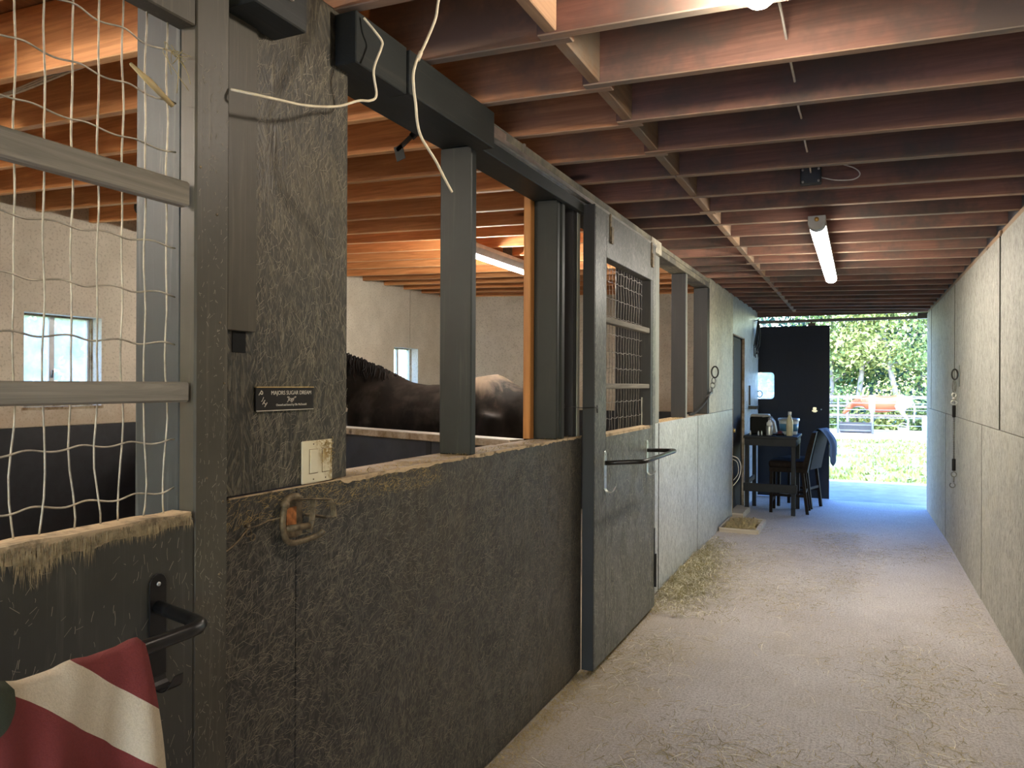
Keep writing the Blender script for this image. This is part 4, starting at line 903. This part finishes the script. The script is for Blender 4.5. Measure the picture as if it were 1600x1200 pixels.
b = MB(co); ring(b, (.752, 7.62, .735), .020, .022, .005, 'xz'); b.tube([(.752, 7.62, .715), (.752, 7.62, .665)], .007, 6); b.tube(arc((.742, 7.62, .64), .020, 1.2, -4.2, 12, 'xz'), .005, 6); b.each('hook', M['chain'], ct)
c2 = (-1.30, 7.45, 1.55); ct2 = empty('crosstie', c2, 'crosstie clipped to the far stall post, its black strap slanting into the stall', 'crosstie')
b = MB(c2); ring(b, (-1.278, 7.56, 1.63), .032, .055, .008, 'xz'); b.build('ring', M['black_metal'], ct2)
b = MB(c2); ring(b, (-1.290, 7.56, 1.545), .018, .030, .005, 'xz'); ring(b, (-1.298, 7.55, 1.50), .022, .028, .005, 'xz'); ring(b, (-1.30, 7.53, 1.45), .020, .028, .005); b.each('chain_link', M['chain'], ct2)
b = MB(c2); b.tube([(-1.305, 7.49, 1.43), (-1.32, 7.36, 1.385)], .013, 8); b.build('snap', M['chain'], ct2)
b = MB(c2); b.tube(spline([(-1.31, 7.38, 1.39), (-1.33, 7.18, 1.31), (-1.36, 6.98, 1.25), (-1.38, 6.86, 1.235)], 5), .013, 8); b.build('strap', M['cord_dark'], ct2)
b = MB(); b.tube(spline([(-1.31, 8.90, .70), (-1.25, 8.93, .67), (-1.22, 8.95, .58), (-1.24, 8.95, .45), (-1.30, 8.93, .36)], 6), .005, 6); b.tube(spline([(-1.31, 8.94, .66), (-1.26, 8.96, .62), (-1.25, 8.96, .50), (-1.30, 8.95, .42)], 6), .004, 6)
tag(b.build('rope_loop', M['cable_w']), 'short white rope loop hanging by the tack room doorway', 'rope')

# ------------------------------------------------------------------ tack room door, step, hay tray, far wall things
b = MB(); b.box(-1.42, -1.365, 9.0, 9.94, -.05, 2.085); d3 = b.build('door_3', M['cord_dark'], kind='structure')
M['brown_dark'] = plain('dark_brown_door_paint', (.030, .024, .020), .7, **{'Specular IOR Level': .15})
MB().box(-1.364, -1.355, 9.03, 9.90, -.03, 2.06).build('door_leaf', M['brown_dark'], d3)
b = MB(); b.box(-1.345, -1.315, 8.992, 9.008, -.05, 2.095); b.box(-1.345, -1.315, 9.94, 9.952, -.05, 2.095); b.box(-1.345, -1.315, 9.008, 9.94, 2.083, 2.097); b.each('door_casing', M['w_sill'], d3)
MB().lathe([(.012, -1.355), (.012, -1.33), (.026, -1.32), (.022, -1.30)], (0, 9.07, .98), 12, 'x').build('door_knob', M['brass'], d3)
MB().box(-1.36, -1.20, 8.99, 9.62, fz(9.3) - .03, fz(9.3) + .065).build('door_step', M['w_step'], d3, bevel=.006)
to = (-1.12, 8.32, 0); tr = empty('hay_tray', to, 'shallow wooden tray of hay on the floor before the tack room', 'tray')
for q in ((-1.30, -.93, 8.66, 8.70), (-1.30, -.93, 7.98, 8.0), (-.95, -.915, 8.0, 8.66), (-1.31, -1.29, 8.0, 8.66)): MB(to).box(q[0], q[1], q[2], q[3], fz(8.5), .045).build('side_board', M['w_step'], tr, bevel=.003)
MB(to).box(-1.29, -.95, 8.0, 8.66, .0, .012).build('base', M['dust'], tr)
def straws(n, fn, lmin, lmax, w0=.0008, w1=.0018, lift=.01):
    V = []; Fc = []
    for i in range(n):
        x, y, z = fn(); a = rng.uniform(0, 6.283); L = rng.uniform(lmin, lmax); w = rng.uniform(w0, w1); bend = rng.normal(0, .14) * L; tz = rng.uniform(0, lift)
        dx, dy = math.cos(a), math.sin(a); px, py = -dy, dx; k = len(V)
        for (t, h) in ((-.5, 0), (-.15, tz * .8), (.2, tz), (.5, tz * .3)):
            ox = x + dx * L * t + px * bend * (1 - 4 * t * t); oy = y + dy * L * t + py * bend * (1 - 4 * t * t)
            V += [(ox - px * w, oy - py * w, z + h), (ox + px * w, oy + py * w, z + h + .0005)]
        Fc += [(k, k + 2, k + 3, k + 1), (k + 2, k + 4, k + 5, k + 3), (k + 4, k + 6, k + 7, k + 5)]
    m = bpy.data.meshes.new('straw'); m.from_pydata(V, [], Fc); return m
m = straws(1400, lambda: (rng.uniform(-1.25, -.98), rng.uniform(8.04, 8.62), .012 + rng.uniform(0, .04)), .03, .12, .0015, .003, .03); m.transform(Matrix.Translation(-Vector(to)))
link('hay', m, M['straw1'], tr, kind='stuff')
# things hanging by the end of the left wall
b = MB(); ho = (-1.30, 10.8, 2.38); hb = empty('hanging_leads', ho, 'bundle of dark lead ropes hanging high at the end of the left wall', 'ropes')
MB(ho).tube([(XL, 10.9, 2.39), (-1.27, 10.9, 2.40), (-1.255, 10.9, 2.42)], .006, 6).build('hook', M['black_metal'], hb)
b = MB(ho)
for k in range(12):
    y = 10.78 + R_(-.16, .30); z1 = R_(1.85, 2.05); b.tube(spline([(-1.265, 10.9, 2.40), (-1.27 + R_(-.02, .03), (y + 10.9) / 2 + .04, 2.24), (-1.29 + R_(0, .05), y, 2.05), (-1.30 + R_(0, .05), y + R_(-.04, .04), z1)], 5), .007, 6)
b.each('rope', M['cord_dark'], hb)
b = MB(); b.box(-1.319, -1.300, 10.39, 10.42, 1.24, 1.50); b.box(-1.319, -1.22, 10.35, 10.60, 1.19, 1.235); tag(b.build('shelf_bracket', M['black_metal']), 'narrow black bracket with small shelf above the table', 'bracket')
b = MB(); b.box(-1.319, -1.312, 10.08, 10.16, 1.30, 1.42); b.box(-1.312, -1.308, 10.11, 10.13, 1.345, 1.375); tag(b.build('wall_switch', M['white_pl'], bevel=.002), 'small white wall switch above the table', 'switch')
b = MB(); ring(b, (-1.292, 11.36, 1.38), .035, .045, .006, 'xz'); b.tube([(-1.33, 11.36, 1.42), (-1.30, 11.36, 1.42)], .005, 6); tag(b.build('tie_ring', M['black_metal']), 'black ring fixed at the end of the left wall before the small window', 'ring')

# ------------------------------------------------------------------ table, stools and what stands on the table
f0 = fz(9.7) - .0
tb = (-.955, 9.865, fz(9.865)); T = empty('bar_table', tb, 'tall dark painted table against the left wall by the end door', 'table')
b = MB(tb); b.box(-1.265, -.655, 9.46, 10.27, .870, .900); b.build('tabletop', M['table'], T, bevel=.004)
b = MB(tb); b.box(-1.25, -.67, 9.475, 9.50, .785, .869); b.box(-1.25, -.67, 10.23, 10.255, .785, .869); b.box(-1.25, -1.225, 9.50, 10.23, .785, .869); b.box(-.695, -.67, 9.50, 10.23, .785, .869); b.each('apron', M['table'], T)
for (x, y) in ((-1.225, 9.515), (-.70, 9.515), (-1.225, 10.215), (-.70, 10.215)): MB(tb).box(x - .024, x + .024, y - .024, y + .024, fz(y), .784).build('leg', M['table'], T, bevel=.003)
MB(tb).box(-1.262, -.655, 9.462, 9.489, .235, .335).build('foot_rail', M['table'], T, bevel=.004)
MB(tb).box(-1.24, -1.215, 9.541, 10.19, .30, .36).build('foot_rail', M['table'], T, bevel=.004)
def stool(loc, rz, label, lean=.10):
    r = empty('bar_stool', loc, label, 'stool', 'dark leather stools at the tall table', rz=rz)
    # front towards -x
    b = MB(); b.box(-.21, .21, -.21, .21, .55, .635); b.build('seat', M['leather'], r, bevel=.03, seg=3)
    b = MB(); b.box(-.20, .20, -.20, .20, .50, .553); b.build('seat_frame', M['leather'], r, bevel=.006)
    b = MB(); P = []
    for (z, x) in ((.50, .17), (.66, .20), (.82, .235), (.985, .285)): P.append((z, x))
    for i in range(3):
        (za, xa), (zb, xb) = P[i], P[i + 1]; b.hexa([(xa, -.205, za), (xa + .06, -.205, za), (xa + .06, .205, za), (xa, .205, za), (xb, -.205, zb), (xb + (.06 if i < 2 else .045), -.205, zb), (xb + (.06 if i < 2 else .045), .205, zb), (xb, .205, zb)])
    b.build('backrest', M['leather'], r)
    for s in (-1, 1):
        MB().beam((-.175, .175 * s, .51), (-.18, .18 * s, .0), .036, .036).build('leg', M['leather'], r, bevel=.003)
        MB().beam((.175, .175 * s, .51), (.235, .18 * s, .0), .036, .036).build('leg', M['leather'], r, bevel=.003)
    for s in (-1, 1): MB().beam((-.178, .178 * s, .22), (.20, .178 * s, .22), .02, .03).build('stretcher', M['leather'], r)
    MB().beam((-.178, -.178, .14), (-.178, .178, .14), .02, .03).build('stretcher', M['leather'], r)
    MB().beam((.205, -.178, .26), (.205, .178, .26), .02, .03).build('stretcher', M['leather'], r)
    return r
s1 = stool((-.79, 9.89, fz(9.89)), 0.0, 'dark leather bar stool at the near corner of the tall table')
s2 = copy_tree(s1); s2.location = (-.72, 10.50, fz(10.5)); s2.rotation_euler = (0, 0, -.28); s2['label'] = 'dark leather bar stool behind the first, a blue grey cloth over its back'
# cloth over the far stool's back
V = []; Fc = []; nu, nv = 14, 18
for i in range(nu + 1):
    y = -.17 + .34 * i / nu
    for j in range(nv + 1):
        s = -.10 + .62 * j / nv; rr = .033
        if s < -.05: x, z = -rr, 0 + (s + .05)
        elif s < .055: a = (s + .05) / .105 * PI; x, z = -rr * math.cos(a), rr * math.sin(a) * .8
        else: x, z = rr + .10 * math.sin(min(1, (s - .055) / .3) * PI * .55) + .012 * math.sin(y * 30), -(s - .055) * (.95 - .3 * abs(y) / .17)
        V.append((.309 + x, y, .985 + .004 + z))
for i in range(nu):
    for j in range(nv): k = i * (nv + 1) + j; Fc.append((k, k + nv + 1, k + nv + 2, k + 1))
m = bpy.data.meshes.new('draped_cloth'); m.from_pydata(V, [], Fc); m.polygons.foreach_set('use_smooth', [True] * len(m.polygons))
co_ = link('draped_cloth', m, M['cloth_blue'], None, label='blue grey cloth draped over the back of the far stool', cat='cloth'); co_.location = s2.location; co_.rotation_euler = s2.rotation_euler
co_.modifiers.new('s', 'SOLIDIFY').thickness = .006
TZ = .9005
o = (-1.09, 9.95, TZ); r = empty('coffee_maker', o, 'black box-shaped appliance on the tall table against the wall', 'appliance')
MB(o).box(-1.235, -.985, 9.82, 10.08, TZ, TZ + .215).build('body', M['rubber'], r, bevel=.02, seg=2)
b = MB(o); b.prism([(-1.235, TZ + .21), (-1.0, TZ + .21), (-.955, TZ + .15), (-.93, TZ + .02), (-.955, TZ + .02), (-.985, TZ + .15), (-1.02, TZ + .245), (-1.22, TZ + .245)], 9.84, 10.06, 'y'); b.build('grey_cover', M['plastic_grey'], r, bevel=.004)
o = (-.985, 9.66, TZ); r = empty('pump_bottle', o, 'clear pump bottle on the tall table before the black appliance', 'bottle')
MB(o).lathe([(.038, TZ), (.04, TZ + .01), (.04, TZ + .10), (.036, TZ + .115)], (o[0], o[1], 0), 16).build('body', M['silver'], r)
MB(o).lathe([(.036, TZ + .115), (.034, TZ + .15), (.016, TZ + .17), (.016, TZ + .185)], (o[0], o[1], 0), 16).build('shoulder', M['white_pl'], r)
b = MB(o); b.lathe([(.018, TZ + .185), (.018, TZ + .21), (.006, TZ + .21), (.006, TZ + .235)], (o[0], o[1], 0), 12); b.beam((o[0] + .01, o[1], TZ + .235), (o[0] - .08, o[1], TZ + .222), .016, .012); b.build('pump', M['plastic_grey'], r)
o = (-.79, 9.98, TZ); r = empty('white_tub', o, 'white bucket with blue label and lid on the tall table', 'tub')
MB(o).lathe([(.095, TZ), (.10, TZ + .01), (.118, TZ + .17), (.118, TZ + .175)], (o[0], o[1], 0), 24).build('bucket', M['white_pl'], r)
MB(o).lathe([(.1045, TZ + .04), (.1155, TZ + .13)], (o[0], o[1], 0), 24).build('label_band', M['blue_pl'], r)
MB(o).lathe([(.123, TZ + .165), (.127, TZ + .17), (.127, TZ + .195), (.11, TZ + .20)], (o[0], o[1], 0), 24).build('lid', M['silver'], r)
o = (-.755, 9.66, TZ); r = empty('amber_bottle', o, 'tall pale amber bottle with white cap on the tall table', 'bottle')
MB(o).lathe([(.036, TZ), (.038, TZ + .01), (.038, TZ + .17), (.034, TZ + .19), (.018, TZ + .235), (.017, TZ + .25)], (o[0], o[1], 0), 18).build('body', M['tanbottle'], r)
MB(o).lathe([(.02, TZ + .248), (.02, TZ + .285), (.016, TZ + .29)], (o[0], o[1], 0), 14).build('cap', M['white_pl'], r)
b = MB(); b.lathe([(.03, TZ), (.034, TZ + .01), (.03, TZ + .04), (.012, TZ + .055)], (-.865, 9.72, 0), 12); tag(b.build('small_jar', M['darkred']), 'small dark red jar beside the amber bottle', 'jar')
b = MB(); b.tube(spline([(-.90, 9.60, TZ + .006), (-.86, 9.57, TZ + .012), (-.83, 9.62, TZ + .03), (-.82, 9.66, TZ + .006), (-.86, 9.66, TZ + .02), (-.95, 9.58, TZ + .006)], 5), .006, 6); tag(b.build('coiled_cord', M['rubber']), 'small coil of black cord on the front of the tall table', 'cord')
for k, (x, y) in enumerate(((-1.20, 9.60), (-1.10, 9.56), (-1.065, 9.58))):
    b = MB(); b.lathe([(.010, TZ), (.011, TZ + .002), (.011, TZ + .035), (.006, TZ + .045), (.006, TZ + .055)], (x, y, 0), 10)
    tag(b.build('small_vial', M['silver']), ('tiny silver vial alone at the wall end of the tall table', 'left of the pair of tiny silver vials on the tall table', 'right of the pair of tiny silver vials on the tall table')[k], 'vial', 'tiny vials on the tall table')

# ------------------------------------------------------------------ end door, track and lintel
b = MB(); b.box(-2.05, -1.56, 11.46, 11.51, -.075, 2.345); b.box(-1.56, -1.095, 11.46, 11.51, -.075, 1.30); b.box(-1.56, -1.095, 11.46, 11.51, 1.70, 2.345); b.box(-1.095, -.375, 11.46, 11.51, -.075, 2.345)
d4 = b.build('door_4', M['end_black'], kind='structure')
def rrect(y0, y1, z0, z1, r, n=5):
    P = []
    for (cy, cz, a0) in ((y1 - r, z1 - r, 0), (y0 + r, z1 - r, PI / 2), (y0 + r, z0 + r, PI), (y1 - r, z0 + r, 3 * PI / 2)):
        for k in range(n + 1): a = a0 + PI / 2 * k / n; P.append((cy + r * math.cos(a), cz + r * math.sin(a)))
    return P
b = MB(); A_ = rrect(-1.575, -1.080, 1.285, 1.715, .012); B_ = rrect(-1.55, -1.105, 1.31, 1.69, .05); n = len(A_)
vs = [(x, 11.455, z) for x, z in A_] + [(x, 11.455, z) for x, z in B_] + [(x, 11.515, z) for x, z in A_] + [(x, 11.515, z) for x, z in B_]; fs = []
for i in range(n):
    j = (i + 1) % n; fs += [(i, j, n + j, n + i), (2 * n + i, 2 * n + j, 3 * n + j, 3 * n + i), (n + i, n + j, 3 * n + j, 3 * n + i), (i, j, 2 * n + j, 2 * n + i)]
b.add(vs, fs); b.build('window_surround', M['end_black'], d4)
b = MB(); b.prism(B_, 11.483, 11.487, 'y'); b.build('pane', M['hazy'], d4)
b = MB(); b.box(-.60, -.53, 11.44, 11.455, 1.14, 1.16); b.box(-.59, -.54, 11.437, 11.455, 1.175, 1.19); b.box(-.585, -.545, 11.447, 11.457, 1.13, 1.20); b.each('pull_handle', M['steel'], d4)
MB().lathe([(.01, 11.45), (.01, 11.458)], (-.48, 0, 1.17), 8, 'y').build('screw', M['steel'], d4)
b = MB(); b.box(-.66, -.56, 11.475, 11.495, 2.345, 2.385); b.box(-.63, -.60, 11.478, 11.492, 2.385, 2.41); b.build('roller_hanger', M['black_metal'], d4)
M['rail_grey'] = plain('dull_rail_grey', (.12, .11, .095), .6)
b = MB(); b.hexa([(-2.3, 11.45, 2.392), (1.0, 11.45, 2.402), (1.0, 11.53, 2.402), (-2.3, 11.53, 2.392), (-2.3, 11.45, 2.430), (1.0, 11.45, 2.440), (1.0, 11.53, 2.440), (-2.3, 11.53, 2.430)])
tr1 = b.build('trim_1', M['rail_grey'], kind='structure')
MB().box(.70, .86, 11.40, 11.55, 2.40, 2.475).build('track_stop', M['black_metal'], tr1)

# ------------------------------------------------------------------ loose hay on the floor
def pile():
    while True:
        y = rng.normal(6.05, .62); x = -1.30 + abs(rng.normal(0, .13 + .10 * max(0, 6.2 - y)))
        if x < -.2 and 4.9 < y < 7.6: return x, y, .002 + .03 * max(0, rng.random() * (1 - (x + 1.3) / .45))
link('hay_pile', straws(4200, pile, .02, .11, .0008, .0022, .02), M['straw2'], None, label='thin drift of greenish hay along the foot of the left wall', cat='hay', kind='stuff')
link('hay_pile', straws(1500, pile, .02, .10, .0008, .002, .025), M['straw3'], None, label='paler bleached stems on top of the hay drift at the left wall', cat='hay', kind='stuff')
def scat():
    while True:
        y = rng.uniform(1.9, 8.5); x = rng.uniform(-1.28, .76)
        d = .5 + mn.noise(Vector((x * 1.7, y * 1.1, 4.2))) * 1.3 - .35 * (x + .3) * (x > -.1)
        if rng.random() < max(.03, d): return x, y, .001
link('scattered_straw', straws(4300, scat, .008, .065, .0006, .0015, .006), M['straw1'], None, label='golden straw bits scattered over the concrete aisle', cat='straw', kind='stuff')
link('scattered_straw', straws(1500, scat, .03, .13, .0006, .0013, .010), M['straw3'], None, label='long pale stems scattered over the concrete aisle', cat='straw', kind='stuff')
link('scattered_straw', straws(3600, scat, .01, .09, .0006, .0017, .005), M['straw2'], None, label='olive hay bits scattered over the concrete aisle', cat='straw', kind='stuff')
def edge(): return -1.315 + abs(rng.normal(0, .05)), rng.uniform(1.5, 5.2), .002
link('wall_foot_hay', straws(2600, edge, .01, .05, .0005, .0014, .012), M['dust'], None, label='mustard hay dust along the foot of the near dark wall', cat='hay', kind='stuff')
for (x, y) in ((-.11, 8.1), (.45, 9.3)):
    pass

# ------------------------------------------------------------------ outside: corral, barrels, trees
fo_ = (0, 28.6, -.15); FE = empty('corral_fence', fo_, 'pale steel corral panels with two uprights in front of the chestnut horse', 'fence')
FE2 = fo_
xs = [-5.3, -2.9, -.66, .42, 2.45, 4.9]
for x in xs: MB(fo_).tube([(x, 28.6, -.15), (x, 28.6, 1.12)], .035, 8).build('upright', M['fence'], FE)
for z in (1.08, .92, .69, .42, .17, -.02):
    for x0, x1 in zip(xs[:-1], xs[1:]):
        if z < .0 and x0 > 0: continue
        MB(fo_).tube([(x0 + .036, 28.6, z), (x1 - .036, 28.6, z)], .015, 6).build('rail', M['fence'], FE)
fo2 = (0, 31.5, -.15); FB = empty('rail_fence', fo2, 'grey back rail fence beyond the chestnut horse', 'fence')
for x in (-6, -3.2, -.4, 2.3, 5): MB(fo2).box(x - .05, x + .05, 31.45, 31.55, -.15, 1.2).build('fence_post', M['fence_wood'], FB)
for x0, x1 in ((-6, -3.2), (-3.2, -.4), (-.4, 2.3), (2.3, 5)):
    for z in (1.1, .75, .4): MB(fo2).box(x0 + .05, x1 - .05, 31.47, 31.53, z - .045, z + .045).build('fence_rail', M['fence_wood'], FB)
o = (2.02, 28.2, -.15); r = empty('blue_barrel', o, 'pale blue plastic barrel beside the corral panels', 'barrel')
MB(o).lathe([(.13, -.15), (.145, -.12), (.145, .15), (.15, .17), (.145, .19), (.145, .45), (.13, .48)], (o[0], o[1], 0), 16).build('body', plain('pale_blue_plastic', (.45, .66, .80), .5), r)
MB(o).lathe([(.14, .478), (.14, .50), (.12, .505)], (o[0], o[1], 0), 16).build('rim', M['white_pl'], r)
o = (1.33, 28.0, -.15); r = empty('white_bucket', o, 'white bucket on the sand near the horse', 'bucket')
MB(o).lathe([(.14, -.15), (.17, .12), (.175, .14)], (o[0], o[1], 0), 16).build('body', M['white_pl'], r)
MB(o).tube(arc((o[0], o[1], .12), .17, 0, PI, 10, 'xz'), .008, 6).build('handle', M['steel'], r)
o = (-.15, 29.3, -.13); r = empty('feed_trough', o, 'low grey feed trough on the sand behind the corral panels', 'trough')
b = MB(o); b.box(-.62, .42, 29.0, 29.04, -.10, .22); b.box(-.62, .42, 29.56, 29.60, -.10, .22); b.box(-.62, -.58, 29.04, 29.56, -.10, .22); b.box(.38, .42, 29.04, 29.56, -.10, .22); b.box(-.58, .38, 29.04, 29.56, -.08, -.04); b.each('side_board', M['box_dark'], r)
MB(o).box(-.60, -.54, 29.05, 29.12, -.13, .26).build('corner_post', M['fence_wood'], r); MB(o).box(.34, .40, 29.05, 29.12, -.13, .26).build('corner_post', M['fence_wood'], r)

def tree(x, y, h, lean, leaf, label, r0=.13, crown0=.35, rad=2.3, n=3600, sz=.11, bare=0):
    o = (x, y, -.16); root = empty('tree', o, label, 'tree', 'trees beyond the corral')
    lx, ly = lean; T = [(x + lx * t * h, y + ly * t * h + .1 * math.sin(t * 5 + x), -.16 + h * t) for t in [k / 9 for k in range(10)]]
    MB(o).tube(T, [r0 * (1 - .85 * k / 9) for k in range(10)], 8).build('trunk', M['bark'], root)
    b = MB(o); tips = []
    for k in range(13):
        t = crown0 * .8 + (1 - crown0 * .8) * k / 13; i = int(t * 9); p = Vector(T[i]); a = R_(0, 6.28); L = rad * R_(.5, 1) * (1.15 - t * .7)
        e = p + Vector((math.cos(a) * L, math.sin(a) * L, L * R_(-.1, .45))); q = (p + e) / 2 + Vector((0, 0, R_(0, .4))); b.tube(spline([p, q, e], 4), [.045 * (1 - j / 8.5) for j in range(9)], 5); tips += [q, e]
    tips.append(Vector(T[-1])); tips.append(Vector(T[-2])); tag(b.build('branches', M['bark'], root), kind='stuff')
    n = int(n * 1.5)
    C = np.array([tips[i] for i in rng.integers(0, len(tips), n)]); cl = rng.normal(0, 1, (n, 3)) * np.array([rad * .30, rad * .30, rad * .16]); C = C + cl
    C[:, 2] = np.maximum(C[:, 2], -.16 + h * crown0 * .45)
    U = rng.normal(0, 1, (n, 3)); U /= np.linalg.norm(U, axis=1)[:, None]; W_ = np.cross(U, rng.normal(0, 1, (n, 3))); W_ /= np.linalg.norm(W_, axis=1)[:, None]
    s = (sz * rng.uniform(.5, 1.2, n))[:, None]; Q = np.stack([C - U * s, C + W_ * s * .45, C + U * s, C - W_ * s * .45], 1).reshape(-1, 3) - np.array(o)
    m = bpy.data.meshes.new('foliage'); m.vertices.add(4 * n); m.vertices.foreach_set('co', Q.ravel()); m.loops.add(4 * n); m.loops.foreach_set('vertex_index', np.arange(4 * n)); m.polygons.add(n); m.polygons.foreach_set('loop_start', np.arange(0, 4 * n, 4)); m.polygons.foreach_set('loop_total', np.full(n, 4)); m.update(calc_edges=True)
    link('foliage', m, leaf, root, kind='stuff')
tree(-1.0, 33.5, 8.0, (.0, 0), M['leaf3'], 'slim straight tree at the black end door edge', .10, .30, 1.9)
tree(-.15, 33.0, 7.2, (.11, 0), M['leaf1'], 'yellow green tree with pale trunk leaning right, left of the horse', .13, .42, 2.0, 3400)
tree(1.55, 32.6, 7.5, (-.20, .02), M['leaf1'], 'tree with long bare pale trunk leaning left above the horse', .13, .55, 2.1, 3000)
tree(3.1, 33.2, 8.2, (-.04, 0), M['leaf3'], 'bushy tree with pale trunk at the right wall edge', .15, .30, 2.0)
for (x, y, h, lf, lb) in ((-3.8, 35, 9, 'leaf2', 'dark blue green conifer behind the black end door'), (-1.9, 37, 10, 'leaf2', 'blue green conifer beyond the slim straight tree'), (.5, 37.5, 10, 'leaf2', 'blue green conifer between the two leaning trunks'),
                          (2.4, 37, 9.5, 'leaf2', 'blue green conifer right of the long leaning trunk'), (4.6, 36, 9, 'leaf3', 'broad green tree hidden behind the right wall'), (-6.2, 34, 8, 'leaf3', 'green tree far left beyond the barn end'), (6.8, 34.5, 8, 'leaf1', 'yellow green tree far right beyond the barn end')):
    tree(x, y, h, (R_(-.03, .03), 0), M[lf], lb, .14, .12, 2.3, 5600, .13)
for k, (x, y) in enumerate(((-.9, 32.6), (.9, 32.4), (2.5, 32.5), (-2.4, 32.6))):
    b = MB((x, y, -.15)); n = 900; V = []; Fc = []
    for i in range(n):
        p = Vector((rng.normal(0, .5), rng.normal(0, .3), abs(rng.normal(0, .75)))); u = Vector(rng.normal(0, 1, 3)).normalized() * .11; w = u.orthogonal().normalized() * .045
        j = len(V); V += [tuple(p - u), tuple(p + w), tuple(p + u), tuple(p - w)]; Fc.append((j, j + 1, j + 2, j + 3))
    m = bpy.data.meshes.new('bush'); m.from_pydata(V, [], Fc)
    link('bush', m, M['leaf1' if k % 2 else 'leaf3'], None, loc=(x, y, -.15), label=('low green bush left of the horse under the slim tree', 'low yellow green bush under the leaning trunks', 'low green bush at the right behind the back rail', 'low yellow green bush hidden behind the black door')[k], cat='bush', group='bushes along the back rail')
for k, (x, y, h) in enumerate(((-12.5, 3.6, 6), (-13.5, 6.5, 7), (-12.8, 9.0, 6.5))):
    tree(x, y, h, (0, 0), M['leaf3'], ('green tree outside the near stall window', 'green tree outside between the stall windows', 'green tree outside the far stall window')[k], .14, .12, 2.4, 3600, .16)
